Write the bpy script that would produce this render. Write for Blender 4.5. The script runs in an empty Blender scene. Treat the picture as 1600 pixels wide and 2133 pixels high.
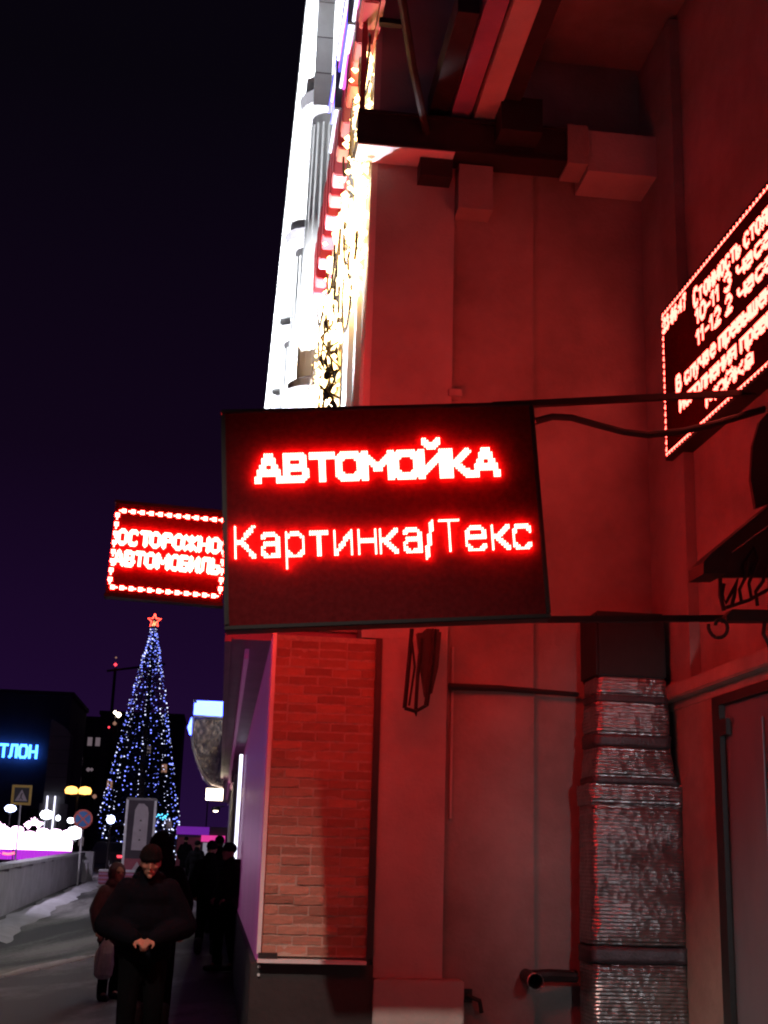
import bpy, bmesh, math, random
from mathutils import Vector, Matrix
import numpy as np
random.seed(7)
S = bpy.context.scene
COL = S.collection
PI = math.pi

# ---------------------------------------------------------------- camera
F = 2670.0                                   # focal length in photo pixels (photo 1600 x 2133)
CAMZ = 1.62
def _d(u, v): return Vector(((u-800)/F, (1066.5-v)/F, -1.0))
Yc = _d(455, 1790).normalized()              # vanishing point of the street
Zc = _d(1100, -8700); Zc = (Zc - Yc*Zc.dot(Yc)).normalized()
Xc = Yc.cross(Zc)
RWC = Matrix((Xc, Yc, Zc))
cam = bpy.data.cameras.new('camera'); co = bpy.data.objects.new('camera', cam); COL.objects.link(co)
cam.sensor_width = 36; cam.lens = F/2133*36; cam.clip_start = 0.05; cam.clip_end = 2000
co.matrix_world = Matrix.Translation((0, 0, CAMZ)) @ RWC.to_4x4()
S.camera = co
def P(u, v, X=None, Y=None, Z=None):
    """photo pixel -> point on a plane X=, Y= or Z="""
    w = RWC @ _d(u, v)
    t = Y/w.y if Y is not None else X/w.x if X is not None else (Z-CAMZ)/w.z
    return Vector((0, 0, CAMZ)) + w*t

# ---------------------------------------------------------------- world, exposure
W = bpy.data.worlds.new('World'); S.world = W; W.use_nodes = True
wn, wl = W.node_tree.nodes, W.node_tree.links
bg = wn['Background']
tc = wn.new('ShaderNodeTexCoord'); sp = wn.new('ShaderNodeSeparateXYZ'); cr = wn.new('ShaderNodeValToRGB')
wl.new(tc.outputs['Generated'], sp.inputs[0]); wl.new(sp.outputs['Z'], cr.inputs[0]); wl.new(cr.outputs[0], bg.inputs[0])
e = cr.color_ramp.elements
e[0].position = 0.0; e[0].color = (.016, .0045, .038, 1)
e[1].position = 0.55; e[1].color = (.0022, .0013, .0036, 1)
q = e.new(.14); q.color = (.0105, .0026, .022, 1)
q = e.new(.30); q.color = (.0052, .0016, .0092, 1)
bg.inputs[1].default_value = 1.0
S.view_settings.view_transform = 'Standard'; S.view_settings.look = 'None'
S.view_settings.exposure = 0.0; S.view_settings.gamma = 1.0; S.view_settings.use_curve_mapping = False
S.render.engine = 'CYCLES'
S.cycles.use_denoising = True
try: S.cycles.denoiser = 'OPENIMAGEDENOISE'
except Exception: pass
S.cycles.max_bounces = 5; S.cycles.diffuse_bounces = 3; S.cycles.glossy_bounces = 3
S.cycles.sample_clamp_indirect = 4.0
S.cycles.filter_width = 2.1
S.cycles.caustics_reflective = False; S.cycles.caustics_refractive = False

# ---------------------------------------------------------------- materials
def mat(name, col, rough=.7, metal=0., var=.25, scale=6., bump=0., bscale=None, col2=None, stretch=None, rand=0., spec=None, coat=0.):
    m = bpy.data.materials.new(name); m.use_nodes = True
    n, l = m.node_tree.nodes, m.node_tree.links
    b = n['Principled BSDF']
    b.inputs['Roughness'].default_value = rough; b.inputs['Metallic'].default_value = metal
    if spec is not None: b.inputs['Specular IOR Level'].default_value = spec
    if coat: b.inputs['Coat Weight'].default_value = coat; b.inputs['Coat Roughness'].default_value = .38
    t = n.new('ShaderNodeTexCoord'); mp = n.new('ShaderNodeMapping'); l.new(t.outputs['Object'], mp.inputs[0])
    if stretch: mp.inputs['Scale'].default_value = stretch
    nz = n.new('ShaderNodeTexNoise'); nz.inputs['Scale'].default_value = scale; nz.inputs['Detail'].default_value = 6; nz.inputs['Roughness'].default_value = .62
    l.new(mp.outputs[0], nz.inputs['Vector'])
    c2 = col2 if col2 else tuple(c*(1-var) for c in col)
    r = n.new('ShaderNodeValToRGB'); l.new(nz.outputs['Fac'], r.inputs[0])
    r.color_ramp.elements[0].position = .34; r.color_ramp.elements[0].color = (*c2, 1)
    r.color_ramp.elements[1].position = .66; r.color_ramp.elements[1].color = (*col, 1)
    out = r.outputs[0]
    if rand:
        oi = n.new('ShaderNodeObjectInfo'); hs = n.new('ShaderNodeHueSaturation')
        mr = n.new('ShaderNodeMapRange'); mr.inputs['To Min'].default_value = 1-rand; mr.inputs['To Max'].default_value = 1+rand
        l.new(oi.outputs['Random'], mr.inputs['Value']); l.new(mr.outputs[0], hs.inputs['Value']); l.new(out, hs.inputs['Color']); out = hs.outputs[0]
    l.new(out, b.inputs['Base Color'])
    if bump:
        n2 = n.new('ShaderNodeTexNoise'); n2.inputs['Scale'].default_value = bscale or scale*6; n2.inputs['Detail'].default_value = 5
        l.new(mp.outputs[0], n2.inputs['Vector'])
        bp = n.new('ShaderNodeBump'); bp.inputs['Strength'].default_value = bump; bp.inputs['Distance'].default_value = .02
        l.new(n2.outputs['Fac'], bp.inputs['Height']); l.new(bp.outputs[0], b.inputs['Normal'])
    return m
def glow(name, col, strength):
    m = bpy.data.materials.new(name); m.use_nodes = True
    n, l = m.node_tree.nodes, m.node_tree.links
    b = n['Principled BSDF']; b.inputs['Base Color'].default_value = (.02, .02, .02, 1)
    b.inputs['Emission Color'].default_value = (*col, 1); b.inputs['Emission Strength'].default_value = strength
    return m
M = {}
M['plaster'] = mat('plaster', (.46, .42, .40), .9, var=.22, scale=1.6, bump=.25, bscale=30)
M['plaster_dirty_shaded'] = mat('plaster_dirty_shaded', (.35, .30, .28), .9, var=.38, scale=1.1, bump=.3, bscale=26)  # base tone darkened for the shade at upper right; mottling is dirt
M['white_stucco'] = mat('white_stucco', (.74, .73, .71), .8, var=.12, scale=2.5, bump=.15, bscale=30)
M['grey_stucco'] = mat('grey_stucco', (.24, .22, .23), .85, var=.2, scale=3, bump=.15)
M['cream'] = mat('cream', (.62, .5, .33), .8, var=.2, scale=3)
M['brick'] = mat('brick', (.42, .21, .15), .9, var=.28, scale=7, bump=.22, bscale=60, rand=.26)
M['mortar'] = mat('mortar', (.52, .40, .33), .95, var=.25, scale=20, bump=.5, bscale=90)
M['plinth'] = mat('plinth', (.035, .03, .032), .75, var=.4, scale=3, bump=.2)
M['dark_metal'] = mat('dark_metal', (.035, .03, .032), .5, .3, var=.35, scale=8)
M['black'] = mat('black', (.012, .011, .012), .6, var=.4, scale=14)
M['iron'] = mat('iron', (.02, .018, .02), .55, .4, var=.4, scale=12)
M['bezel'] = mat('bezel', (.010, .008, .009), .5, .2, var=.4, scale=6)
M['led_panel'] = mat('led_panel', (.085, .009, .011), .85, var=.3, scale=30, spec=.0)
M['steel_white'] = mat('steel_white', (.78, .78, .79), .4, .1, var=.15, scale=4)
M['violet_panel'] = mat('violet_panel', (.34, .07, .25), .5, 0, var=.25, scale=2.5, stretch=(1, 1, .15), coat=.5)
M['fascia'] = mat('fascia', (.34, .17, .30), .5, var=.3, scale=2)
M['foil_dark'] = mat('foil_dark', (.10, .09, .10), .5, .5, var=.4, scale=8, bump=.3)
M['door'] = mat('door', (.17, .18, .21), .55, .2, var=.22, scale=2, stretch=(1, 1, .3))
M['pale_paint'] = mat('pale_paint', (.36, .31, .27), .8, var=.25, scale=3, bump=.2)
M['snow'] = mat('snow', (.62, .62, .66), .8, var=.25, scale=2.2, bump=.6, bscale=18)
M['stone'] = mat('stone', (.46, .44, .48), .85, var=.25, scale=2, bump=.3, bscale=20)
M['red_letter'] = mat('red_letter', (.50, .035, .04), .35, var=.25, scale=6, coat=.3)
M['rose_letter'] = mat('rose_letter', (.62, .16, .20), .4, var=.2, scale=6)
M['wire'] = mat('wire', (.05, .03, .015), .6, var=.4, scale=20)
M['leaf_dark'] = mat('leaf_dark', (.08, .07, .085), .6, var=.4, scale=12)
M['needles'] = mat('needles', (.02, .035, .11), .7, var=.5, scale=3)
M['bark'] = mat('bark', (.05, .035, .03), .9, var=.4, scale=8)
M['grey_tower'] = mat('grey_tower', (.26, .26, .27), .8, var=.2, scale=.5, bump=.1)
M['dark_wall'] = mat('dark_wall', (.06, .045, .06), .85, var=.3, scale=.6)
M['coat_black'] = mat('coat_black', (.0035, .003, .0045), .95, spec=.08, var=.4, scale=10, bump=.3, bscale=40)
M['coat_navy'] = mat('coat_navy', (.0035, .0035, .007), .95, spec=.08, var=.4, scale=8, bump=.3, bscale=30)
M['coat_red'] = mat('coat_red', (.075, .022, .03), .8, var=.35, scale=9, bump=.3)
M['coat_brown'] = mat('coat_brown', (.014, .010, .010), .9, spec=.15, var=.4, scale=9, bump=.3)
M['trousers'] = mat('trousers', (.003, .003, .004), .95, spec=.06, var=.4, scale=9)
M['hat'] = mat('hat', (.007, .006, .007), .95, spec=.1, var=.4, scale=30, bump=.4)
M['skin'] = mat('skin', (.34, .17, .12), .7, spec=.2, var=.12, scale=12)
M['bag'] = mat('bag', (.55, .53, .52), .5, var=.15, scale=10, bump=.5, bscale=14)
M['car_paint'] = mat('car_paint', (.012, .009, .012), .5, .0, var=.2, scale=4)
M['rubber'] = mat('rubber', (.012, .012, .012), .85, var=.3)
M['glass_dark'] = mat('glass_dark', (.012, .012, .018), .3, 0, var=.3, scale=2, spec=.2)
M['sign_blue'] = mat('sign_blue', (.04, .16, .42), .4, var=.1)
M['sign_red'] = mat('sign_red', (.52, .10, .07), .4, var=.1)
M['sign_yellow'] = mat('sign_yellow', (.62, .40, .03), .4, var=.12)
M['sign_white'] = mat('sign_white', (.42, .36, .38), .5, var=.15)
M['poster'] = mat('poster', (.40, .34, .36), .5, var=.2, scale=4)
M['planter_red'] = mat('planter_red', (.30, .06, .09), .7, var=.25, scale=3)
M['film'] = mat('film', (.5, .48, .5), .22, .75, var=.3, scale=5, bump=1.0, bscale=9)

b_ = M['violet_panel'].node_tree.nodes['Principled BSDF']      # faint emission stands in for the street's pink sheen on the panels
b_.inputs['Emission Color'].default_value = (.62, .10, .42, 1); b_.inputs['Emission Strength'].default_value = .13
# insulating foil: metal with fine horizontal ribs and crinkles
def foil_mat():
    m = mat('foil', (.42, .42, .43), .34, .92, var=.35, scale=7)
    n, l = m.node_tree.nodes, m.node_tree.links
    b = n['Principled BSDF']
    t = n.new('ShaderNodeTexCoord')
    wv = n.new('ShaderNodeTexWave'); wv.wave_type = 'BANDS'; wv.bands_direction = 'Z'
    wv.inputs['Scale'].default_value = 11; wv.inputs['Distortion'].default_value = 1.2; wv.inputs['Detail'].default_value = 2; wv.inputs['Detail Scale'].default_value = 2.5
    l.new(t.outputs['Object'], wv.inputs['Vector'])
    vo = n.new('ShaderNodeTexVoronoi'); vo.inputs['Scale'].default_value = 15; l.new(t.outputs['Object'], vo.inputs['Vector'])
    nz = n.new('ShaderNodeTexNoise'); nz.inputs['Scale'].default_value = 5; nz.inputs['Detail'].default_value = 6; l.new(t.outputs['Object'], nz.inputs['Vector'])
    b1 = n.new('ShaderNodeBump'); b1.inputs['Strength'].default_value = .55; b1.inputs['Distance'].default_value = .012; l.new(wv.outputs['Fac'], b1.inputs['Height'])
    b2 = n.new('ShaderNodeBump'); b2.inputs['Strength'].default_value = .45; b2.inputs['Distance'].default_value = .02; l.new(vo.outputs['Distance'], b2.inputs['Height']); l.new(b1.outputs[0], b2.inputs['Normal'])
    b3 = n.new('ShaderNodeBump'); b3.inputs['Strength'].default_value = .6; b3.inputs['Distance'].default_value = .04; l.new(nz.outputs['Fac'], b3.inputs['Height']); l.new(b2.outputs[0], b3.inputs['Normal'])
    l.new(b3.outputs[0], b.inputs['Normal'])
    return m
M['foil'] = foil_mat()

# asphalt with packed snow swept into tracks along the road (u across, v along, metres)
def road_mat(name, amount, base, snowc, along):
    m = bpy.data.materials.new(name); m.use_nodes = True
    n, l = m.node_tree.nodes, m.node_tree.links; b = n['Principled BSDF']; b.inputs['Roughness'].default_value = .72
    t = n.new('ShaderNodeTexCoord'); mp = n.new('ShaderNodeMapping'); l.new(t.outputs['UV'], mp.inputs[0])
    mp.inputs['Scale'].default_value = (1.0, along, 1)
    a = n.new('ShaderNodeTexNoise'); a.inputs['Scale'].default_value = .95; a.inputs['Detail'].default_value = 7; a.inputs['Roughness'].default_value = .55; l.new(mp.outputs[0], a.inputs['Vector'])
    f = n.new('ShaderNodeTexNoise'); f.inputs['Scale'].default_value = 14; f.inputs['Detail'].default_value = 8; l.new(t.outputs['Object'], f.inputs['Vector'])
    ad = n.new('ShaderNodeMath'); ad.operation = 'MULTIPLY_ADD'; ad.inputs[1].default_value = .22; l.new(f.outputs['Fac'], ad.inputs[0]); l.new(a.outputs['Fac'], ad.inputs[2])
    r = n.new('ShaderNodeValToRGB'); l.new(ad.outputs[0], r.inputs[0])
    r.color_ramp.elements[0].position = amount; r.color_ramp.elements[0].color = (*base, 1)
    r.color_ramp.elements[1].position = amount+.17; r.color_ramp.elements[1].color = (*snowc, 1)
    l.new(r.outputs[0], b.inputs['Base Color'])
    bp = n.new('ShaderNodeBump'); bp.inputs['Strength'].default_value = .5; bp.inputs['Distance'].default_value = .03; l.new(ad.outputs[0], bp.inputs['Height']); l.new(bp.outputs[0], b.inputs['Normal'])
    return m
M['road'] = road_mat('road', .56, (.035, .033, .034), (.30, .29, .28), .10)
M['pavement'] = road_mat('pavement', .60, (.06, .052, .058), (.20, .18, .20), .35)

RED = (1.0, .024, .018)
M['led'] = glow('led', RED, 120)
M['led_board'] = glow('led_board', (1, .075, .055), 14)
M['led_hot'] = glow('led_hot', RED, 48)
M['led_far'] = glow('led_far', RED, 150)
M['gold'] = glow('gold', (1, .60, .22), 16)
M['gold_tube'] = glow('gold_tube', (1, .72, .36), 4.5)
M['white_led'] = glow('white_led', (.82, .88, 1), 7)
M['neon_blue'] = glow('neon_blue', (.10, .08, 1), 2.2)
M['neon_pink'] = glow('neon_pink', (1, .10, .75), 2.0)
M['neon_white'] = glow('neon_white', (.8, .8, 1), 2.5)
M['bulb_blue'] = glow('bulb_blue', (.17, .22, 1), 3.6)
M['bulb_white'] = glow('bulb_white', (.62, .66, 1), 2.8)
M['bulb_cyan'] = glow('bulb_cyan', (.1, .6, 1), 3)
M['star'] = glow('star', (1, .05, .03), 9)
M['star_core'] = glow('star_core', (1, .5, .2), 3)
M['stage_white'] = glow('stage_white', (1, .62, .95), 7)
M['stage_violet'] = glow('stage_violet', (.42, .02, .62), 1.2)
M['stage_red'] = glow('stage_red', (1, .08, .10), 5)
M['shop_blue'] = glow('shop_blue', (.04, .2, 1), 9)
M['box_blue'] = glow('box_blue', (.05, .085, 1), 14)
M['lamp_white'] = glow('lamp_white', (.85, .88, 1), 9)
M['lamp_blue'] = glow('lamp_blue', (.5, .6, 1), 10)
M['lamp_orange'] = glow('lamp_orange', (1, .45, .10), 4)
M['lamp_warm'] = glow('lamp_warm', (1, .82, .58), 10)
M['kiosk_pink'] = glow('kiosk_pink', (.95, .05, .40), .8)
M['kiosk_violet'] = glow('kiosk_violet', (.16, .01, .36), .8)
M['kiosk_white'] = glow('kiosk_white', (.6, .55, .7), .35)
M['win_warm'] = glow('win_warm', (1, .5, .35), .3)
M['win_pale'] = glow('win_pale', (.8, .6, .7), .16)
M['tail'] = glow('tail', (1, .05, .08), 2.5)
M['face_warm'] = glow('shop_window', (1, .78, .45), 1.2)

# ---------------------------------------------------------------- mesh helpers
class MB:
    def __init__(s): s.v = []; s.f = []; s.uv = None
    def add(s, vs, fs):
        o = len(s.v); s.v += [tuple(p) for p in vs]; s.f += [tuple(i+o for i in f) for f in fs]; return s
    def box(s, x0, x1, y0, y1, z0, z1):
        vs = [(x, y, z) for x in (x0, x1) for y in (y0, y1) for z in (z0, z1)]
        return s.add(vs, [(0, 1, 3, 2), (4, 6, 7, 5), (0, 4, 5, 1), (2, 3, 7, 6), (0, 2, 6, 4), (1, 5, 7, 3)])
    def bar(s, a, b, w, h=None, up=(0, 0, 1)):
        """box-section bar from a to b"""
        a, b = Vector(a), Vector(b); h = h or w; t = (b-a).normalized(); u = Vector(up)
        if abs(t.dot(u)) > .95: u = Vector((1, 0, 0))
        x = t.cross(u).normalized()*w/2; z = x.cross(t).normalized()*h/2
        vs = [p+sx*x+sz*z for p in (a, b) for sx, sz in ((-1, -1), (1, -1), (1, 1), (-1, 1))]
        return s.add(vs, [(3, 2, 1, 0), (4, 5, 6, 7), (0, 1, 5, 4), (1, 2, 6, 5), (2, 3, 7, 6), (3, 0, 4, 7)])
    def tube(s, pts, r, n=8, cap=True):
        pts = [Vector(p) for p in pts]; rr = r if isinstance(r, (list, tuple)) else [r]*len(pts)
        rings = []; ref = Vector((0, 0, 1))
        for i, p in enumerate(pts):
            t = (pts[min(i+1, len(pts)-1)]-pts[max(i-1, 0)]).normalized()
            if abs(t.dot(ref)) > .95: ref = Vector((1, 0, 0)) if abs(t.x) < .9 else Vector((0, 1, 0))
            x = t.cross(ref).normalized(); y = t.cross(x).normalized()
            rings.append([p + (x*math.cos(2*PI*k/n) + y*math.sin(2*PI*k/n))*rr[i] for k in range(n)])
        vs = [q for R_ in rings for q in R_]; fs = []
        for i in range(len(pts)-1):
            for k in range(n):
                fs.append((i*n+k, i*n+(k+1) % n, (i+1)*n+(k+1) % n, (i+1)*n+k))
        if cap: fs += [tuple(range(n-1, -1, -1)), tuple((len(pts)-1)*n+k for k in range(n))]
        return s.add(vs, fs)
    def lathe(s, prof, c=(0, 0, 0), n=20):
        """profile [(r, z)] turned about a vertical axis"""
        vs = [(c[0]+r*math.cos(2*PI*k/n), c[1]+r*math.sin(2*PI*k/n), c[2]+z) for r, z in prof for k in range(n)]; fs = []
        for i in range(len(prof)-1):
            for k in range(n): fs.append((i*n+k, i*n+(k+1) % n, (i+1)*n+(k+1) % n, (i+1)*n+k))
        fs += [tuple(range(n-1, -1, -1)), tuple((len(prof)-1)*n+k for k in range(n))]
        return s.add(vs, fs)
    def prism(s, poly, axis, a, b):
        """extrude a 2-D outline along axis 0/1/2 from a to b"""
        def v3(p, t):
            r = [p[0], p[1]]; r.insert(axis, t); return tuple(r)
        n = len(poly); vs = [v3(p, a) for p in poly]+[v3(p, b) for p in poly]
        fs = [tuple(range(n-1, -1, -1)), tuple(range(n, 2*n))]+[(k, (k+1) % n, n+(k+1) % n, n+k) for k in range(n)]
        return s.add(vs, fs)
    def octa(s, c, r):
        x, y, z = c
        return s.add([(x+r, y, z), (x-r, y, z), (x, y+r, z), (x, y-r, z), (x, y, z+r), (x, y, z-r)],
                     [(0, 2, 4), (2, 1, 4), (1, 3, 4), (3, 0, 4), (2, 0, 5), (1, 2, 5), (3, 1, 5), (0, 3, 5)])
    def build(s, name, m, parent=None, smooth=False, bevel=0., uvs=None):
        me = bpy.data.meshes.new(name); me.from_pydata(s.v, [], s.f); me.update()
        bm = bmesh.new(); bm.from_mesh(me); bmesh.ops.recalc_face_normals(bm, faces=bm.faces)
        if bevel: bmesh.ops.bevel(bm, geom=list(bm.edges), offset=bevel, segments=2, affect='EDGES', clamp_overlap=True)
        bm.to_mesh(me); bm.free()
        if smooth:
            for p in me.polygons: p.use_smooth = True
        me.materials.append(M[m] if isinstance(m, str) else m)
        return link(name, me, parent)
def link(name, me, parent=None):
    o = bpy.data.objects.new(name, me); COL.objects.link(o)
    if parent: o.parent = parent
    return o
def tag(o, label, cat, group=None):
    o['label'] = label; o['category'] = cat
    if group: o['group'] = group
    return o
def thing(name, label, cat, loc=(0, 0, 0), rz=0., group=None):
    o = bpy.data.objects.new(name, None); COL.objects.link(o); o.location = loc; o.rotation_euler = (0, 0, rz); o.empty_display_size = .2
    return tag(o, label, cat, group)
def struct(o): o['kind'] = 'structure'; return o
def box(name, m, parent, x0, x1, y0, y1, z0, z1, bevel=0.):
    return MB().box(x0, x1, y0, y1, z0, z1).build(name, m, parent, bevel=bevel)
def lamp(kind, name, loc, energy, col, parent=None, target=None, size=.1, angle=60, blend=.3):
    L = bpy.data.lights.new(name, kind); L.energy = energy; L.color = col
    if kind in ('POINT', 'SPOT'): L.shadow_soft_size = size
    if kind == 'SPOT': L.spot_size = math.radians(angle); L.spot_blend = blend
    o = bpy.data.objects.new(name, L); COL.objects.link(o); o.location = loc
    if target is not None: o.rotation_euler = (Vector(target)-Vector(loc)).to_track_quat('-Z', 'Y').to_euler()
    if parent:
        o.parent = parent; o.matrix_parent_inverse = Matrix.Translation(parent.location).inverted()
    return o

# ---------------------------------------------------------------- the ground
def gz(y): return min(max(0., .022*(y-18)), .97)
def ribbon(name, m, left, right, dz, n=1):
    """sheet between two polylines (same length), following the rise of the street"""
    vs = []; fs = []; uv = []; v = 0.; cols = 9
    for i, (a, b) in enumerate(zip(left, right)):
        if i: v += math.hypot((a[0]+b[0]-pa[0]-pb[0])/2, (a[1]+b[1]-pa[1]-pb[1])/2)
        pa, pb = a, b
        for k in range(cols):
            t = k/(cols-1); x = a[0]+(b[0]-a[0])*t; y = a[1]+(b[1]-a[1])*t
            vs.append((x, y, gz(y)+dz)); uv.append((math.hypot(b[0]-a[0], b[1]-a[1])*t, v))
    for i in range(len(left)-1):
        for k in range(cols-1): fs.append((i*cols+k, i*cols+k+1, (i+1)*cols+k+1, (i+1)*cols+k))
    me = bpy.data.meshes.new(name); me.from_pydata(vs, [], fs); me.materials.append(M[m])
    L = me.uv_layers.new()
    for lp in me.loops: L.data[lp.index].uv = uv[lp.vertex_index]
    o = link(name, me); struct(o); return o
def smoothline(pts, step=1.5):
    """Catmull-Rom through 2-D points"""
    out = []; p = [Vector(q) for q in pts]; p = [2*p[0]-p[1]]+p+[2*p[-1]-p[-2]]
    for i in range(1, len(p)-2):
        n = max(2, int((p[i+1]-p[i]).length/step))
        for k in range(n):
            t = k/n; a, b, c, d = p[i-1], p[i], p[i+1], p[i+2]
            out.append(.5*((2*b)+(c-a)*t+(2*a-5*b+4*c-d)*t*t+(3*b-a-3*c+d)*t**3))
    out.append(p[-2]); return out
gv = []; gf = []
ys = [-40, -10, 0, 10, 18, 25, 35, 45, 55, 62.1, 80, 150, 250, 400]
for y in ys:
    for x in (-300, -60, -20, -6, 3, 8, 60, 300): gv.append((x, y, gz(y)-.16))
for i in range(len(ys)-1):
    for k in range(7): gf.append((i*8+k, i*8+k+1, i*8+k+9, i*8+k+8))
me = bpy.data.meshes.new('ground'); me.from_pydata(gv, [], gf); me.materials.append(M['pavement']); struct(link('ground', me))
kerb = smoothline([(-7.2, -8), (-6.0, 4), (-4.7, 11), (-2.85, 18.7), (-1.75, 22.5), (-1.5, 28), (-1.7, 38), (-2.0, 50), (-1.9, 62), (-2, 90)])
def off(line, f): return [(p[0]+f(p[1]), p[1]) for p in line]
ribbon('road', 'road', off(kerb, lambda y: -6.5 if y < 14 else -6.5+min(y-14, 20)*.155), kerb, -.11)
ribbon('pavement', 'pavement', off(kerb, lambda y: .12), [(3.74, p[1]) for p in kerb], 0)
# kerb stones, each its own piece
kb = None
base_kerb = MB()
acc = 0; ks = []
for i in range(1, len(kerb)):
    a, b = kerb[i-1], kerb[i]; L_ = (b-a).length; n = max(1, round(L_/1.0))
    for k in range(n): ks.append((a+(b-a)*(k/n), a+(b-a)*((k+1)/n)))
kroot = bpy.data.objects.new('kerb', None); COL.objects.link(kroot); struct(kroot)
for a, b in ks:
    if 9 < a.y < 60:
        m_ = MB(); t = (b-a).normalized()*.008
        m_.bar((a.x+t.x+.06, a.y+t.y, gz(a.y)-.06), (b.x-t.x+.06, b.y-t.y, gz(b.y)-.06), .13, .15).build('kerb_stone', 'stone', kroot, bevel=.012)
# snow heaped along the kerb and along the parapet
def heap(name, line, w, h, label, seed):
    random.seed(seed); vs = []; fs = []; n = 13
    ph = [random.uniform(0, 6) for _ in range(8)]
    for i, p in enumerate(line):
        q = p[1]
        ww = w*(.9+.2*math.sin(q*.9+ph[0])+.1*math.sin(q*2.6+ph[1])); hh = h*(.75+.25*math.sin(q*.6+ph[2])+.15*math.sin(q*1.7+ph[3])+.06*math.sin(q*4+ph[4]))
        for k in range(n):
            t = k/(n-1)*2-1
            z = hh*max(0, 1-abs(t)**2.2)*(1+.10*math.sin(q*2.3+t*4+ph[5])+.06*math.sin(q*5+t*9+ph[6]))
            vs.append((p[0]+t*ww, q, gz(q)-.118+max(z, 0)))
    for i in range(len(line)-1):
        for k in range(n-1): fs.append((i*n+k, i*n+k+1, (i+1)*n+k+1, (i+1)*n+k))
    me = bpy.data.meshes.new(name); me.from_pydata(vs, [], fs); me.materials.append(M['snow'])
    for p in me.polygons: p.use_smooth = True
    o = link(name, me); o['kind'] = 'stuff'; o['label'] = label; o['category'] = 'snow'; return o
heap('snow_ridge', smoothline([(p[0]-.12, p[1]) for p in kerb if 12 < p[1] < 26.5], .1), .11, .13, 'thin broken ridge of snow along the kerb', 3)
par = smoothline([(-4.72, 25), (-4.91, 31.75), (-5.05, 40), (-5.17, 52.3)], .4)
heap('snow_bank', [(p.x+.55, p.y) for p in smoothline([(-4.72, 25), (-4.91, 31.75), (-5.05, 40), (-5.17, 52.3)], .15)], .45, .10, 'dirty snow bank at the foot of the white parapet', 5)
random.seed(11)

# ---------------------------------------------------------------- the parapet across the road
pw = thing('parapet_wall', 'long low white stone parapet across the road at left', 'wall', (-4.91, 31.75, 0))
pwx = []
N_ = len(par)
seg = 6
for i in range(0, N_-1, seg):
    a = par[i]; b = par[min(i+seg, N_-1)]
    if (b-a).length < .2: continue
    za, zb = gz(a.y), gz(b.y)
    def pp(p, dx, z): return (p.x+dx-pw.location.x, p.y-pw.location.y, z)
    t = (b-a).normalized()*.006
    MB().add([pp(a+t, 0, za-.15), pp(b-t, 0, zb-.15), pp(b-t, 0, zb+.88), pp(a+t, 0, za+.98), pp(a+t, -.3, za-.15), pp(b-t, -.3, zb-.15), pp(b-t, -.3, zb+.88), pp(a+t, -.3, za+.98)],
             [(0, 1, 2, 3), (7, 6, 5, 4), (0, 3, 7, 4), (1, 5, 6, 2), (3, 2, 6, 7), (0, 4, 5, 1)]).build('wall_slab', 'stone', pw)
cap = MB()
for i in range(N_-1):
    a, b = par[i], par[i+1]
    f = lambda p: gz(p.y)+.98-.1*(p.y-25)/27
    cap.bar((a.x-.15-pw.location.x, a.y-pw.location.y, f(a)+.05), (b.x-.15-pw.location.x, b.y-pw.location.y, f(b)+.05), .4, .09)
cap.build('snowy_coping', 'snow', pw)
MB().box(-.5, .12, 20.5, 21.0, gz(52)-.2, gz(52)+1.02).build('end_pier', 'stone', pw, bevel=.02)

# ---------------------------------------------------------------- main building (facade along the street at X = 1.08, end wall at Y = 10.6)
mbd = thing('main_building', 'tall building with floodlit white facade and red-lit end wall facing the camera', 'building', (0, 0, 0))
box('end_pilaster', 'plaster', mbd, 1.08, 1.81, 10.60, 11.6, 3.451, 13.2)
box('end_pilaster', 'plaster', mbd, 1.258, 1.81, 10.60, 11.6, .76, 3.45)
box('end_wall', 'plaster_dirty_shaded', mbd, 1.812, 2.58, 10.70, 11.6, .0, 9.6)
box('end_wall', 'plaster_dirty_shaded', mbd, 2.582, 3.74, 10.77, 11.6, .0, 9.6)
box('plinth_block', 'plaster', mbd, 1.256, 1.97, 10.50, 10.698, 0, .757, bevel=.01)
box('stone_course', 'plaster', mbd, 1.78, 1.90, 10.57, 10.698, 5.66, 5.72)
box('panel_moulding', 'plaster', mbd, 1.86, 1.88, 10.66, 10.698, 2.0, 3.42)
box('street_wall', 'white_stucco', mbd, 1.10, 1.55, 11.6, 46, 0, 13.2)
box('upper_wall', 'grey_stucco', mbd, 1.812, 3.74, 10.80, 11.6, 9.61, 13.2)
# fluted corner pilaster on the street side
for i, (y0, y1, x) in enumerate([(10.602, 11.02, 1.02), (11.24, 11.44, .99), (11.74, 12.32, .96), (12.75, 13.1, 1.0)]):
    box('flute', 'white_stucco', mbd, x, 1.095, y0+.004, y1, 4.4, 13.19)
# cornice with light strip
box('cornice', 'white_stucco', mbd, .62, 1.09, 12.4, 46, 13.0, 13.35)
box('cornice', 'white_stucco', mbd, .50, 1.09, 12.2, 46.2, 13.36, 13.75)
for k in range(17):
    y = 13 + k*2
    box('light_strip', 'white_led', mbd, .52, .60, y, y+1.96, 13.24, 13.35)
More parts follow.
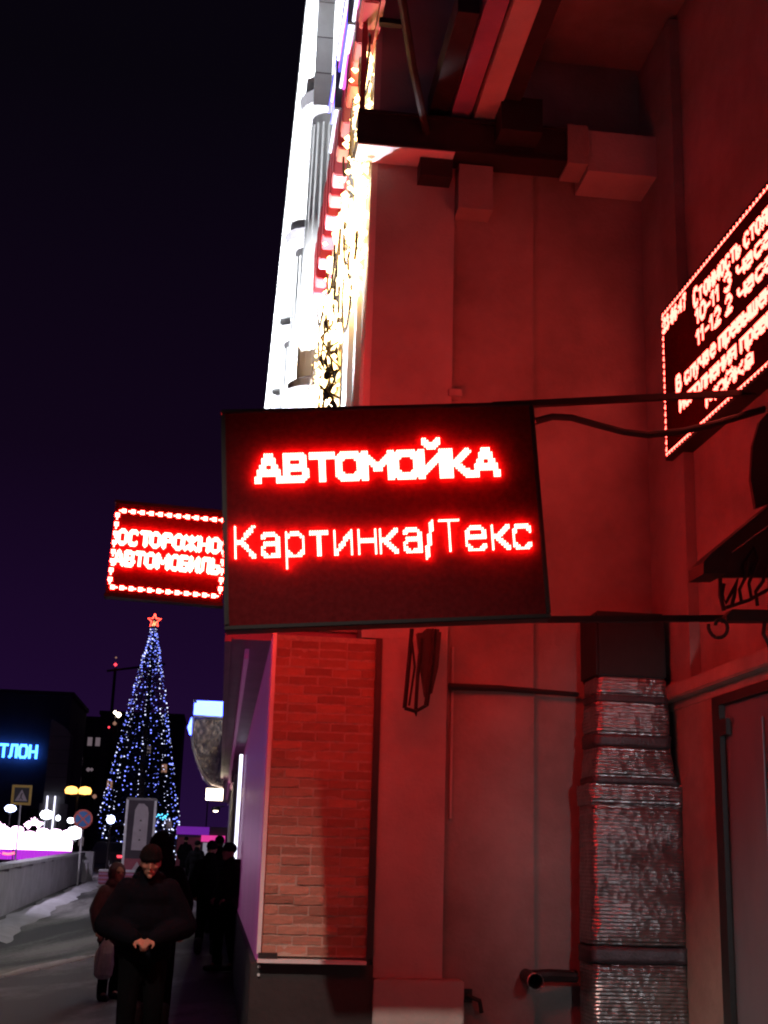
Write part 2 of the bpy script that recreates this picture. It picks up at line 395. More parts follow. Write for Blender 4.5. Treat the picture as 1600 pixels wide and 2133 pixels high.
# half columns with capitals and bases
for k, y in enumerate((17.2, 21.6, 26.0, 30.4, 34.8)):
    c = MB().lathe([(.30, 0), (.29, 2.0), (.25, 4.3)], (.98, y, 8.2), 24).build('column', 'white_stucco', mbd, smooth=True)
    MB().lathe([(.26, 0), (.40, .12), (.44, .3), (.30, .34)], (.96, y, 12.45), 20).build('capital', 'grey_stucco', c)
    MB().lathe([(.46, 0), (.46, .16), (.38, .22), (.40, .3), (.31, .36)], (.96, y, 7.86), 20).build('column_base', 'grey_stucco', c)
    for j in range(10):
        a = PI/2+PI*j/9
        MB().tube([(.98+.285*math.cos(a), y+.285*math.sin(a), 8.4), (.98+.255*math.cos(a), y+.255*math.sin(a), 12.3)], .018, 5).build('column_rib', 'white_stucco', c)
# stone leaf swags between the columns
def leaf(parent, c, s, rot, m):
    mb = MB(); n = 12; pts = []
    for k in range(n):
        a = 2*PI*k/n; r = s*(1+.35*math.cos(3*a)+.12*math.cos(7*a)); pts.append((r*.55*math.cos(a), r*math.sin(a)))
    ca, sa = math.cos(rot), math.sin(rot)
    poly = [(c[1]+x*ca-y*sa, c[2]+x*sa+y*ca) for x, y in pts]
    mb.prism(poly, 0, c[0]-.05, c[0]+.05)
    return mb.build('stone_leaf', m, parent)
for y, z, s, r in [(19.3, 11.6, .5, .4), (19.6, 10.9, .42, -.5), (20.1, 10.3, .4, .9), (23.4, 10.2, .5, .2), (24.0, 9.6, .45, -.7), (28.2, 9.7, .6, .5), (28.6, 9.0, .5, 1.1), (22.6, 11.8, .4, .1)]:
    leaf(mbd, (.88, y, z), s, r, 'leaf_dark')
# windows in the street wall, framed in cream
for k, y in enumerate((14.6, 19.0, 23.4, 27.8, 32.2)):
    w = box('window_frame', 'cream', mbd, 1.04, 1.095, y-.85, y+.85, 7.2, 9.6)
    MB().box(1.025, 1.037, y-.68, y-.03, 7.4, 9.4).box(1.025, 1.037, y+.03, y+.68, 7.4, 9.4).build('window_pane', 'face_warm', w)
# floodlight fittings standing on the canopy, washing the facade
for y in (12.0, 16.2, 20.4, 24.6, 28.8, 33):
    f = thing('facade_floodlight', 'floodlight on the shop canopy washing the white facade, number %s from the corner' % ['one', 'two', 'three', 'four', 'five', 'six'][int((y-12.0)/4.2+.1)], 'floodlight', (.12, y, 4.48), group='floodlights on the shop canopy')
    MB().box(-.14, .14, -.16, .16, .10, .26).build('housing', 'dark_metal', f, bevel=.02)
    MB().bar((0, -.19, 0), (0, -.19, .2), .03).bar((0, .19, 0), (0, .19, .2), .03).bar((0, -.19, .01), (0, .19, .01), .03).build('yoke', 'dark_metal', f)
    MB().box(-.12, .12, -.14, .14, .262, .27).build('lens', 'lamp_white', f)
    lamp('SPOT', 'floodlight_beam', (.12, y, 4.80), 16000, (.86, .92, 1), f, (.98, y+1.0, 11.0), .12, 100, .6) if y > 13 else lamp('SPOT', 'floodlight_beam', (.12, y, 4.80), 1500, (.9, .93, 1), f, (1.0, y-.3, 8.0), .1, 60, .7)

# ---------------------------------------------------------------- beam and canopy frame overhead
bm_ = thing('canopy_frame', 'dark steel beam and concrete canopy ribs overhead at the end wall', 'beam', (0, 0, 0))
# I-section steel beam
MB().box(.85, 2.80, 10.28, 10.58, 7.92, 7.95).box(.85, 2.80, 10.28, 10.58, 8.24, 8.27).box(.85, 2.80, 10.30, 10.34, 7.95, 8.24).build('steel_beam', 'dark_metal', bm_)
box('beam_lit_underside', 'steel_white', bm_, .86, 1.75, 10.285, 10.585, 7.905, 7.917)  # pale sheet puts the light on the beam's left underside into colour
box('beam_end_cap', 'plaster_dirty_shaded', bm_, 2.803, 3.0, 10.26, 10.6, 7.9, 8.3)
box('lintel', 'plaster', bm_, 3.003, 3.745, 10.30, 10.765, 7.86, 8.28)
box('beam_bracket', 'dark_metal', bm_, 1.45, 1.75, 10.4, 10.595, 7.72, 7.90)
box('beam_bracket', 'plaster_dirty_shaded', bm_, 1.82, 2.14, 10.45, 10.695, 7.45, 7.90)
box('concrete_rib', 'plaster', bm_, 1.93, 2.14, 4.0, 10.55, 8.30, 8.62)
box('gutter', 'fascia', bm_, 1.72, 1.90, 6.5, 10.5, 8.34, 8.50)
box('gutter', 'dark_metal', bm_, 1.52, 1.70, 8.9, 10.5, 8.36, 8.60)
box('roof_purlin', 'dark_metal', bm_, 2.143, 2.30, 4.0, 10.5, 8.32, 8.70)
box('junction_box', 'black', bm_, 2.12, 2.50, 10.0, 10.27, 8.02, 8.36)
MB().tube([P(828, -60, Y=8.2), P(860, 140, Y=9.5), P(890, 283, Y=10.35)], .036, 8).build('brace', 'dark_metal', bm_)
MB().bar(P(790, 45, Y=9.2), P(850, 52, Y=9.2), .06, .05).build('brace', 'dark_metal', bm_)
ce = box('ceiling_slab', 'plaster_dirty_shaded', None, 2.31, 3.745, 3.0, 10.76, 9.3, 9.6); tag(ce, 'shaded plaster ceiling slab over the recess at upper right', 'ceiling')

# ---------------------------------------------------------------- right-hand wall with gate
rw = thing('side_wall', 'red-lit plaster wall at right with grey gate and ledge', 'wall', (3.75, 6, 0))
def rb(name, m, x0, x1, y0, y1, z0, z1, par=None, bevel=0.):
    return MB().box(x0-3.75, x1-3.75, y0-6, y1-6, z0, z1).build(name, m, par or rw, bevel=bevel)
rb('wall_body', 'plaster_dirty_shaded', 3.75, 4.3, -4, 11.6, 0, 9.8)
rb('corner_strip', 'plaster_dirty_shaded', 3.66, 3.748, 9.86, 10.76, 3.14, 9.25)
rb('door_jamb', 'pale_paint', 3.70, 3.748, 9.50, 10.40, 0, 2.93)
rb('ledge', 'pale_paint', 3.60, 3.748, 5.2, 10.5, 3.0, 3.12, bevel=.012)
rb('ledge_band', 'pale_paint', 3.69, 3.747, 5.2, 10.45, 2.93, 2.998)
g = rb('gate', 'door', 3.725, 3.748, 6.4, 9.34, .05, 2.85)
rb('gate_frame', 'black', 3.68, 3.747, 9.345, 9.49, 0, 2.925, g)
rb('gate_frame', 'black', 3.68, 3.747, 6.4, 9.344, 2.855, 2.925, g)
for k in range(4): rb('gate_panel', 'door', 3.71, 3.724, 6.5+k*.71, 7.14+k*.71, .25, 2.7, g, bevel=.006)
rb('hinge', 'black', 3.665, 3.70, 9.18, 9.34, 2.62, 2.74, g)
# wall lamp above the gate
wl_ = thing('wall_lamp', 'white wall lamp on the right wall beyond the frame edge', 'lamp', (3.62, 4.6, 2.55))
MB().box(-.02, .12, -.08, .08, -.1, .1).build('back_plate', 'dark_metal', wl_, bevel=.01)
MB().lathe([(.02, -.1), (.09, -.08), (.1, 0), (.07, .07), (.02, .09)], (-.1, 0, 0), 14).build('globe', 'lamp_white', wl_, smooth=True)
MB().lathe([(.02, .16), (.13, .12), (.16, .03), (.15, .03), (.12, .11), (.02, .14)], (-.1, 0, 0), 16).build('hood', 'dark_metal', wl_)
lamp('SPOT', 'wall_lamp_light', (3.30, 4.6, 2.45), 165, (.90, .95, 1), wl_, (3.95, 10.2, 1.75), .06, 46, 1.0)

# ---------------------------------------------------------------- foil duct
du = thing('foil_duct', 'foil-wrapped ventilation duct with dark straps against the red wall', 'duct', (3.32, 10.45, 0))
def rrect(w, d_, z, n=6, r=.07, cx=0., cy=0., jit=0.):
    pts = []
    for qx, qy, a0 in ((1, 1, 0), (-1, 1, PI/2), (-1, -1, PI), (1, -1, 3*PI/2)):
        for k in range(n):
            a = a0+PI/2*k/(n-1); pts.append((cx+qx*(w/2-r)+r*math.cos(a)+random.uniform(-jit, jit), cy+qy*(d_/2-r)+r*math.sin(a)+random.uniform(-jit, jit), z+random.uniform(-jit, jit)))
    return pts
def duct(rows, name, m, jit=.006, r=.06):
    mb = MB(); n = 24; vs = []
    for (z, w, cx) in rows: vs += rrect(w, .42, z, 6, r, cx, 0, jit)
    fs = [(i*n+k, i*n+(k+1) % n, (i+1)*n+(k+1) % n, (i+1)*n+k) for i in range(len(rows)-1) for k in range(n)]
    fs += [tuple(range(n-1, -1, -1)), tuple((len(rows)-1)*n+k for k in range(n))]
    return mb.add(vs, fs).build(name, m, du, smooth=True)
def rows(z0, z1, w0, w1, c0, c1, bulge=0.):
    n = max(3, int(abs(z1-z0)/.05)); out = []
    for k in range(n+1):
        t = k/n; out.append((z0+(z1-z0)*t, w0+(w1-w0)*t+bulge*math.sin(PI*t)+random.uniform(-.004, .004), c0+(c1-c0)*t))
    return out
duct(rows(.0, .92, .72, .77, .0, .0, .03), 'foil_section', 'foil')
duct(rows(.93, 1.05, .80, .80, .0, .0), 'strap', 'foil_dark', .008)
duct(rows(1.06, 2.13, .775, .76, .0, .0), 'foil_section', 'foil')
duct(rows(2.14, 2.30, .79, .79, .0, -.0), 'strap', 'foil', .010)
duct(rows(2.305, 2.36, .74, .70, -.0, -.01), 'strap', 'foil_dark')
duct(rows(2.36, 2.60, .71, .64, -.01, -.02), 'foil_section', 'foil', .008)
duct(rows(2.605, 2.70, .655, .655, -.02, -.02), 'strap', 'foil_dark', .009)
duct(rows(2.70, 2.96, .63, .61, -.02, -.02, .01), 'foil_section', 'foil', .010)
duct(rows(2.965, 3.02, .63, .63, -.02, -.02), 'strap', 'foil_dark', .006)
duct(rows(3.02, 3.16, .61, .60, -.02, -.02), 'foil_section', 'foil', .006)
MB().box(-.32, .28, -.2, .3, 3.165, 3.72).build('duct_elbow', 'black', du, bevel=.02)
# ---------------------------------------------------------------- pipes and small things on the end wall
pt = P(1108, 2036, Y=10.5)
po = thing('pipe_stub', 'short open drain pipe end sticking out of the wall near the ground', 'pipe', pt)
MB().tube([(0, .26, 0), (0, -.12, -.02)], .055, 14, False).tube([(0, -.12, -.02), (0, .26, 0)], .046, 14, False).build('pipe', 'dark_metal', po)
MB().tube([(0, -.10, -.02), (0, -.135, -.022)], .064, 14, False).build('rim', 'steel_white', po)
MB().tube([(0, .1, 0), (.18, .12, .01), (.4, .16, 0)], .05, 10).build('side_branch', 'dark_metal', po)
a = P(935, 1430, Y=10.62); b = P(1205, 1447, Y=10.68)
wp = MB().tube([a, a*.6+b*.4+Vector((0, 0, .012)), b], [.03, .026, .02], 8).build('wall_cable', 'black', None); tag(wp, 'thick dark cable running along the end wall to the duct', 'cable')
h_ = P(975, 2075, Y=10.62)
hk = MB().tube([h_+Vector((0, .07, 0)), h_, h_+Vector((.09, -.02, -.03)), h_+Vector((.11, 0, -.12))], .018, 8).box(h_.x-.04, h_.x+.04, h_.y+.03, h_.y+.075, h_.z-.05, h_.z+.05).build('wall_hook', 'black', None); tag(hk, 'small dark hook beside the pale plinth block', 'hook')
# folded iron bracket hanging under the big sign
br = thing('iron_bracket', 'folded dark iron lamp bracket hanging on the wall under the big sign', 'bracket', (1.56, 10.3, 3.44))
def bp(u, v, y=10.25): return P(u, v, Y=y)-br.location
def strip(us, w, name, y=10.25):
    MB().tube([bp(u, v, y) for u, v in us], w, 6).build(name, 'iron', br)
strip([(858, 1310), (850, 1400), (843, 1475)], .019, 'bar')
strip([(905, 1310), (900, 1380), (888, 1470)], .022, 'bar', 10.2)
strip([(878, 1330), (870, 1410), (866, 1478)], .016, 'bar', 10.15)
strip([(843, 1475), (866, 1482), (890, 1468)], .016, 'cross_bar')
strip([(858, 1335), (864, 1390), (852, 1470)], .010, 'bar', 10.18)
MB().prism([(bp(u, v).x, bp(u, v).z) for u, v in [(868, 1320), (918, 1318), (912, 1390), (899, 1445), (884, 1452), (876, 1400)]], 1, -.09, -.03).build('shade_plate', 'iron', br)
MB().tube([bp(866, 1480), bp(867, 1492)], [.018, .004], 6).build('tip', 'iron', br)
MB().box(.02, .13, .0, .29, -.08, .06).build('wall_mount', 'iron', br)

# ---------------------------------------------------------------- shop annex: brick front, violet panels, canopy
an = thing('shop_annex', 'low shop annex with brick front pier and glossy violet side panels', 'shop', (.35, 10.6, 0))
AX, AY = .35, 10.6
def ab(name, m, x0, x1, y0, y1, z0, z1, par=None, bevel=0.):
    return MB().box(x0-AX, x1-AX, y0-AY, y1-AY, z0, z1).build(name, m, par or an, bevel=bevel)
core = ab('wall_core', 'mortar', .372, 1.078, 10.63, 26, 0, 3.44)
ab('wall_core', 'mortar', 1.0785, 1.25, 10.63, 11.5, 0, 3.44)
bw = ab('brick_front', 'mortar', .372, 1.235, 10.605, 10.628, .905, 3.44)
# bricks: six slightly uneven shapes, laid in running bond with cut pieces at the ends
def brick_mesh(L_, seed):
    random.seed(seed); h = .0615; bmz = bmesh.new()
    nx = 5; fr = []
    top = [h/2+random.uniform(-.004, .003) for _ in range(nx)]; bot = [-h/2+random.uniform(-.003, .004) for _ in range(nx)]
    dp = [[random.uniform(-.008, -.004) for _ in range(nx)] for _ in range(3)]
    xs = [-L_/2+L_*k/(nx-1)+(random.uniform(-.004, .004)) for k in range(nx)]
    V_ = []
    for r_ in range(3):
        for k in range(nx):
            z = (bot[k], 0, top[k])[r_]; V_.append((xs[k], dp[r_][k]+(.002 if r_ != 1 else 0), z))
    o_ = len(V_)
    ring = [0, 1, 2, 3, 4, 9, 14, 13, 12, 11, 10, 5]
    fs = [(r_*nx+k, r_*nx+k+1, (r_+1)*nx+k+1, (r_+1)*nx+k) for r_ in range(2) for k in range(nx-1)]
    for i_ in ring: V_.append((V_[i_][0], .014, V_[i_][2]))
    for k in range(12): fs.append((ring[k], o_+k, o_+(k+1) % 12, ring[(k+1) % 12]))
    me = bpy.data.meshes.new('brick'); me.from_pydata(V_, [], fs); me.materials.append(M['brick']); bmz.from_mesh(me); bmesh.ops.recalc_face_normals(bmz, faces=bmz.faces); bmz.to_mesh(me); bmz.free()
    return me
BL = .225; variants = {}
for n_, L_ in (('full', BL), ('half', .105), ('cut', .16)): variants[n_] = [brick_mesh(L_, 40+i*7+len(n_)) for i in range(6)]
random.seed(21)
z = .905+.045; course = 0
while z < 3.42:
    x = .378 + (0 if course % 2 else -.12) + random.choice((0, 0, .012, -.015))
    while x < 1.2:
        if x < .37: nm, L_ = 'half', .105; x = .378
        elif x+BL > 1.236: nm, L_ = ('cut', .16) if x+.16 <= 1.236 else ('half', .105)
        else: nm, L_ = 'full', BL
        if x+L_ > 1.24: break
        o = link('brick', random.choice(variants[nm]), bw)
        o.location = (x+L_/2-AX, 10.605-AY+random.uniform(-.007, .004), z+random.uniform(-.003, .003)); o.rotation_euler = (0, random.uniform(-.006, .006), 0)
        x += L_+.0125
    z += .0755; course += 1
ab('corner_trim', 'steel_white', .340, .371, 10.57, 10.60, .92, 3.45)
ab('edge_trim', 'dark_metal', 1.2, 1.25, 10.55, 10.583, .9, 3.44)
ab('edge_trim', 'dark_metal', 1.236, 1.255, 10.583, 10.7, .0, 3.44)
ab('sill_strip', 'steel_white', .345, 1.19, 10.46, 10.60, .862, .888)
ab('sill_clip', 'black', .352, .50, 10.52, 10.604, .890, .93)
ab('plinth', 'plinth', .30, 1.254, 10.54, 26, 0, .86, bevel=.008)
for s_ in (.34, .34): pass
for k in range(2): MB().tube([(.012, -.06, .83-.06*k), (.012, -.075, .83-.06*k)], .012, 8).build('bolt', 'steel_white', an)
# violet panels on the street side
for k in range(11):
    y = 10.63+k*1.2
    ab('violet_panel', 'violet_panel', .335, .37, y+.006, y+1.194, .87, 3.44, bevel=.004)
ab('panel_end_post', 'dark_metal', .31, .37, 23.84, 24.0, .5, 3.6)
# lit columns of the next shop front and its tube lamp
ab('shop_front', 'white_stucco', .30, .60, 24.2, 44, 0, 3.44)
for k, y in enumerate((26.5, 30, 33.5, 37)):
    ab('front_pilaster', 'white_stucco', .22, .298, y, y+.5, .0, 3.43)
t = MB().tube([P(503, 1572, X=.27)-an.location, P(489, 1800, X=.27)-an.location], .028, 8).build('tube_lamp', 'neon_white', an)
MB().tube([P(478, 1558, X=.2)-an.location, P(505, 1556, X=.30)-an.location], .09, 12).build('lamp_drum', 'grey_stucco', an)
# canopy over the panels
ab('canopy_soffit', 'fascia', .0, 1.075, 11.0, 44, 3.45, 3.55)
ab('canopy_fascia', 'fascia', -.06, -.002, 10.95, 44, 3.42, 4.40)
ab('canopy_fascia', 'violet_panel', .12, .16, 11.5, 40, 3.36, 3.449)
ab('canopy_roof', 'dark_metal', -.058, 1.075, 10.95, 44, 4.401, 4.45)
ab('canopy_end', 'plaster', .0, 1.075, 10.95, 10.99, 3.552, 4.40)
for k in range(6): ab('soffit_corbel', 'fascia', .17, .30, 25+k*3, 25.35+k*3, 3.22, 3.449)

# ---------------------------------------------------------------- LED lettering: strokes sampled on a dot grid
ARC = lambda cx, cy, rx, ry, a0, a1, n=10: [(cx+rx*math.cos(math.radians(a0+(a1-a0)*k/n)), cy+ry*math.sin(math.radians(a0+(a1-a0)*k/n))) for k in range(n+1)]
G = {   # upper case, box 0..1 x 0..1
 'А': (1.0, [[(0, 0), (.42, 1), (.58, 1), (1, 0)], [(.2, .32), (.8, .32)]]),
 'Б': (.85, [[(.95, 1), (0, 1), (0, 0), (.8, 0), (1, .15), (1, .4), (.8, .55), (0, .55)]]),
 'В': (.9, [[(0, 0), (0, 1), (.75, 1), (.92, .88), (.92, .65), (.75, .52), (0, .52)], [(.75, .52), (1, .38), (1, .14), (.8, 0), (0, 0)]]),
 'Е': (.8, [[(1, 1), (0, 1), (0, 0), (1, 0)], [(0, .52), (.85, .52)]]),
 'Ж': (1.15, [[(.5, 0), (.5, 1)], [(0, 1), (.5, .5), (0, 0)], [(1, 1), (.5, .5), (1, 0)]]),
 'И': (.9, [[(0, 1), (0, 0), (1, 1), (1, 0)]]),
 'Й': (.95, [[(0, 1), (0, 0), (1, 1), (1, 0)], [(.2, 1.50), (.36, 1.34), (.64, 1.34), (.8, 1.50)]]),
 'К': (.9, [[(0, 0), (0, 1)], [(.95, 1), (.3, .52), (1, 0)], [(0, .52), (.3, .52)]]),
 'Л': (.95, [[(0, 0), (.18, .12), (.28, 1), (1, 1), (1, 0)]]),
 'М': (1.1, [[(0, 0), (0, 1), (.5, .35), (1, 1), (1, 0)]]),
 'Н': (.9, [[(0, 0), (0, 1)], [(1, 0), (1, 1)], [(0, .5), (1, .5)]]),
 'О': (.95, [[(.22, 0), (.78, 0), (1, .2), (1, .8), (.78, 1), (.22, 1), (0, .8), (0, .2), (.22, 0)]]),
 'П': (.9, [[(0, 0), (0, 1), (1, 1), (1, 0)]]),
 'Р': (.85, [[(0, 0), (0, 1), (.8, 1), (1, .85), (1, .58), (.8, .45), (0, .45)]]),
 'С': (.85, [[(1, .85), (.78, 1), (.22, 1), (0, .8), (0, .2), (.22, 0), (.78, 0), (1, .15)]]),
 'Т': (.9, [[(0, 1), (1, 1)], [(.5, 1), (.5, 0)]]),
 'Ь': (.85, [[(0, 1), (0, 0), (.8, 0), (1, .14), (1, .4), (.8, .52), (0, .52)]]),
 '/': (.42, [[(0, -.2), (1, 1.0)]]),
 'а': (.75, [[(.05, .62), (.25, .74), (.7, .74), (.95, .6), (.95, 0)], [(.95, .42), (.25, .42), (0, .28), (0, .14), (.25, 0), (.6, 0), (.95, .16)]]),
 'р': (.8, [[(0, -.33), (0, .74)], [(0, .6), (.3, .74), (.7, .74), (1, .56), (1, .18), (.7, 0), (.3, 0), (0, .16)]]),
 'т': (.8, [[(0, .74), (1, .74)], [(.5, .74), (.5, 0)]]),
 'и': (.8, [[(0, .74), (0, 0), (1, .74), (1, 0)]]),
 'н': (.78, [[(0, 0), (0, .74)], [(1, 0), (1, .74)], [(0, .4), (1, .4)]]),
 'к': (.75, [[(0, 0), (0, .74)], [(.95, .74), (.28, .4), (1, 0)], [(0, .4), (.28, .4)]]),
 'е': (.82, [[(0, .4), (1, .4), (1, .55), (.75, .74), (.25, .74), (0, .55), (0, .2), (.25, 0), (.75, 0), (.98, .14)]]),
 'с': (.75, [[(1, .6), (.75, .74), (.25, .74), (0, .55), (0, .2), (.25, 0), (.75, 0), (1, .14)]]),
 'о': (.78, [[(.25, 0), (.75, 0), (1, .2), (1, .55), (.75, .74), (.25, .74), (0, .55), (0, .2), (.25, 0)]]),
 'м': (.95, [[(0, 0), (0, .74), (.5, .2), (1, .74), (1, 0)]]),
 'ь': (.7, [[(0, .74), (0, 0), (.8, 0), (1, .12), (1, .3), (.8, .42), (0, .42)]]),
 'я': (.78, [[(1, 0), (1, .74), (.25, .74), (0, .62), (0, .46), (.25, .34), (1, .34)], [(.45, .34), (0, 0)]]),
 'ч': (.75, [[(0, .74), (0, .46), (.25, .32), (1, .32)], [(1, .74), (1, 0)]]),
 'в': (.75, [[(0, 0), (0, .74), (.75, .74), (.9, .6), (.75, .4), (0, .4)], [(.75, .4), (1, .2), (.75, 0), (0, 0)]]),
 'л': (.8, [[(0, 0), (.2, .1), (.3, .74), (1, .74), (1, 0)]]),
 'п': (.78, [[(0, 0), (0, .74), (1, .74), (1, 0)]]),
 'у': (.75, [[(0, .74), (.5, .05)], [(1, .74), (.35, -.25), (0, -.3)]]),
 'ы': (1.0, [[(0, .74), (0, 0), (.5, 0), (.65, .12), (.65, .3), (.5, .42), (0, .42)], [(1, .74), (1, 0)]]),
 'ш': (1.0, [[(0, .74), (0, 0), (1, 0), (1, .74)], [(.5, .74), (.5, 0)]]),
 '-': (.5, [[(0, .45), (1, .45)]]), ':': (.2, [[(.5, .2), (.5, .22)], [(.5, .65), (.5, .67)]]), '!': (.2, [[(.5, .3), (.5, 1)], [(.5, 0), (.5, .02)]]),
 '0': (.65, [[(.25, 0), (.75, 0), (1, .2), (1, .8), (.75, 1), (.25, 1), (0, .8), (0, .2), (.25, 0)]]),
 '1': (.4, [[(0, .75), (.6, 1), (.6, 0)]]),
 '2': (.65, [[(0, .82), (.25, 1), (.75, 1), (1, .82), (1, .62), (0, 0), (1, 0)]]),
 '3': (.65, [[(0, .85), (.25, 1), (.75, 1), (1, .82), (1, .65), (.6, .52), (1, .38), (1, .16), (.75, 0), (.25, 0), (0, .15)]]),
 '4': (.65, [[(.8, 0), (.8, 1), (0, .3), (1, .3)]]),
 '6': (.65, [[(.9, .9), (.6, 1), (.25, .95), (0, .7), (0, .2), (.25, 0), (.75, 0), (1, .2), (1, .4), (.75, .56), (.2, .56), (0, .4)]]),
 '7': (.65, [[(0, 1), (1, 1), (.35, 0)]]),
 'й': (.8, [[(0, .74), (0, 0), (1, .74), (1, 0)], [(.2, 1.0), (.5, .92), (.8, 1.0)]]),
 ' ': (.45, []),
}
def seg_d(px, py, a, b):
    vx, vy = b[0]-a[0], b[1]-a[1]; L2 = vx*vx+vy*vy
    t = 0 if L2 == 0 else max(0, min(1, ((px-a[0])*vx+(py-a[1])*vy)/L2))
    return math.hypot(px-a[0]-t*vx, py-a[1]-t*vy)
def glyph_dots(ch, w, h, th):
    """lit dots (column, row above baseline) of one glyph drawn w x h dots with stroke th"""
    out = []
    for c in range(-1, int(w)+2):
        for r in range(int(-.4*h)-1, int(1.45*h)+2):
            for s_ in G[ch][1]:
                pts = [(x*(w-1), y*(h-1)) for x, y in s_]
                if any(seg_d(c, r, pts[i], pts[i+1]) <= th/2+.02 for i in range(len(pts)-1)): out.append((c, r)); break
    return out
def led_mesh(dots, pitch, rad, proud, m, name):
    """hexagonal lens domes at dot positions in the local x-z plane, facing -y"""
    mb = MB()
    for c, r in dots:
        x, z = c*pitch, r*pitch
        vs = [(x+rad*math.cos(PI*k/3), -.001, z+rad*math.sin(PI*k/3)) for k in range(6)]
        vs += [(x+rad*.6*math.cos(PI*k/3), -proud, z+rad*.6*math.sin(PI*k/3)) for k in range(6)]
        mb.add(vs, [(k, (k+1) % 6, 6+(k+1) % 6, 6+k) for k in range(6)]+[(6, 7, 8, 9, 10, 11)])
    me = bpy.data.meshes.new(name); me.from_pydata(mb.v, [], mb.f); me.materials.append(M[m])
    bz = bmesh.new(); bz.from_mesh(me); bmesh.ops.recalc_face_normals(bz, faces=bz.faces); bz.to_mesh(me); bz.free()
    return me
def led_text(parent, text, col0, row0, width, h, th, pitch, rad, m, x0, z0, y=-.0, per_letter=True, flip=False, gap=1.0, proud=.028, name='letter'):
    """text laid from dot column col0 over `width` dots, baseline at dot row row0"""
    ws = [G[c][0]*h*.9 for c in text]; tot = sum(ws)+gap*(len(text)-1); k = (width-gap*(len(text)-1))/sum(ws)
    x = col0; all_ = []
    for ch, w in zip(text, ws):
        w *= k; d_ = [(round(x)+c, row0+r) for c, r in glyph_dots(ch, max(2, round(w)), h, th)]
        if ch != ' ':
            if per_letter:
                o = link(name, led_mesh(d_, pitch, rad, proud, m, name), parent); o.location = (x0, y, z0)
                if flip: o.rotation_euler = (0, 0, PI); o.location = (-x0, -y, z0)
            all_ += d_
        x += w+gap
    if not per_letter:
        o = link(name, led_mesh(all_, pitch, rad, proud, m, name), parent); o.location = (x0, y, z0)
        if flip: o.rotation_euler = (0, 0, PI); o.location = (-x0, -y, z0)

# ---------------------------------------------------------------- the big double-sided LED sign
sg = thing('led_sign', 'big black LED board on arms reading АВТОМОЙКА in bold red', 'sign', (.95, 8.2, 3.864))
SW, SH, SD = 2.12, 1.50, .16
sg.rotation_euler = (Matrix.Rotation(math.radians(-3.735), 3, 'Z') @ Matrix.Rotation(math.radians(-4.51), 3, 'Y')).to_euler()
MB().box(-SW/2+.03, SW/2-.03, -SD/2+.004, SD/2-.004, -SH/2+.03, SH/2-.03).build('led_face', 'led_panel', sg)
for s_ in (-1, 1):
    MB().box(-SW/2, SW/2, -SD/2-.006, SD/2+.006, s_*SH/2-(.03 if s_ > 0 else 0), s_*SH/2+(0 if s_ > 0 else .03)).build('frame_rail', 'bezel', sg, bevel=.006)
for s_ in (-1, 1):
    x = s_*SW/2
    MB().box(min(x, x-s_*.03), max(x, x-s_*.03), -SD/2-.006, SD/2+.006, -SH/2+.031, SH/2-.031).build('frame_post', 'bezel', sg, bevel=.006)
PT = .0158; GX = -64*PT; GZ = -47.5*PT
for fl in (False, True):
    mt = 'led_hot' if fl else 'led'
    led_text(sg, 'АВТОМОЙКА', 12, 63, 102, 11, 2.9, PT, .0078, mt, GX, GZ, -SD/2+.002, True, fl, 1.4)
    led_text(sg, 'Картинка/Текс', 2, 30, 124, 14, 1.8, PT, .0070, mt, GX, GZ, -SD/2+.002, True, fl, 1.6)
# arms to the wall
T = Matrix.Rotation(math.radians(-3.735), 3, 'Z') @ Matrix.Rotation(math.radians(-4.51), 3, 'Y')
Ti = T.inverted()
def sl(p): return Ti @ (Vector(p)-Vector(sg.location))
pa = P(1112, 853, Y=8.33); pb = P(1600, 836, Y=8.45); pb = pb+(pb-pa).normalized()*.35
MB().bar(sl(pa+Vector((-.3, .0, .005))), sl(Vector((3.75, pb.y, pb.z+.03))), .045, .045).build('arm', 'iron', sg)
pa = P(1138, 1297, Y=8.36); pb = P(1600, 1287, Y=8.5)
MB().bar(sl(pa+Vector((-1.2, 0, -.05))), sl(Vector((3.75, pb.y, pb.z))), .042, .042).build('arm', 'iron', sg)
MB().tube([sl(P(u, v, Y=8.42)) for u, v in [(1114, 878), (1150, 868), (1190, 870), (1240, 884), (1300, 900), (1350, 906), (1425, 898), (1500, 880), (1600, 850)]], .026, 8).build('power_cable', 'black', sg)

# ---------------------------------------------------------------- warning LED sign further on
s2 = thing('led_sign', 'smaller red LED board reading ОСТОРОЖНО АВТОМОБИЛЬ with dashed light border', 'sign', (-.600, 11.2, 4.205))
s2.rotation_euler = (0, math.radians(1.6), math.radians(2))
MB().box(-.505, .505, -.06, .06, -.40, .41).build('led_face', 'led_panel', s2)
MB().box(-.515, .515, -.062, .075, -.43, -.402).build('frame_rail', 'bezel', s2); MB().box(-.515, .515, -.062, .075, .412, .44).build('frame_rail', 'bezel', s2)
MB().bar((.45, .0, .25), (1.68, .0, .22), .05).build('arm', 'iron', s2); MB().bar((.45, .0, -.25), (1.68, .0, -.28), .05).build('arm', 'iron', s2)
PT2 = .0125
led_text(s2, 'ОСТОРОЖНО', -36, 4, 72, 10, 2.0, PT2, .0074, 'led_far', .0, 0, -.058, True, False, 1.0)
led_text(s2, 'АВТОМОБИЛЬ', -37, -11, 74, 10, 2.0, PT2, .0074, 'led_far', .0, 0, -.058, True, False, 1.0)
dash = led_mesh([(c, r) for c in range(-2, 3) for r in range(-1, 2) if abs(r)*2+c <= 2], PT2, .0074, .008, 'led_far', 'border_dash')
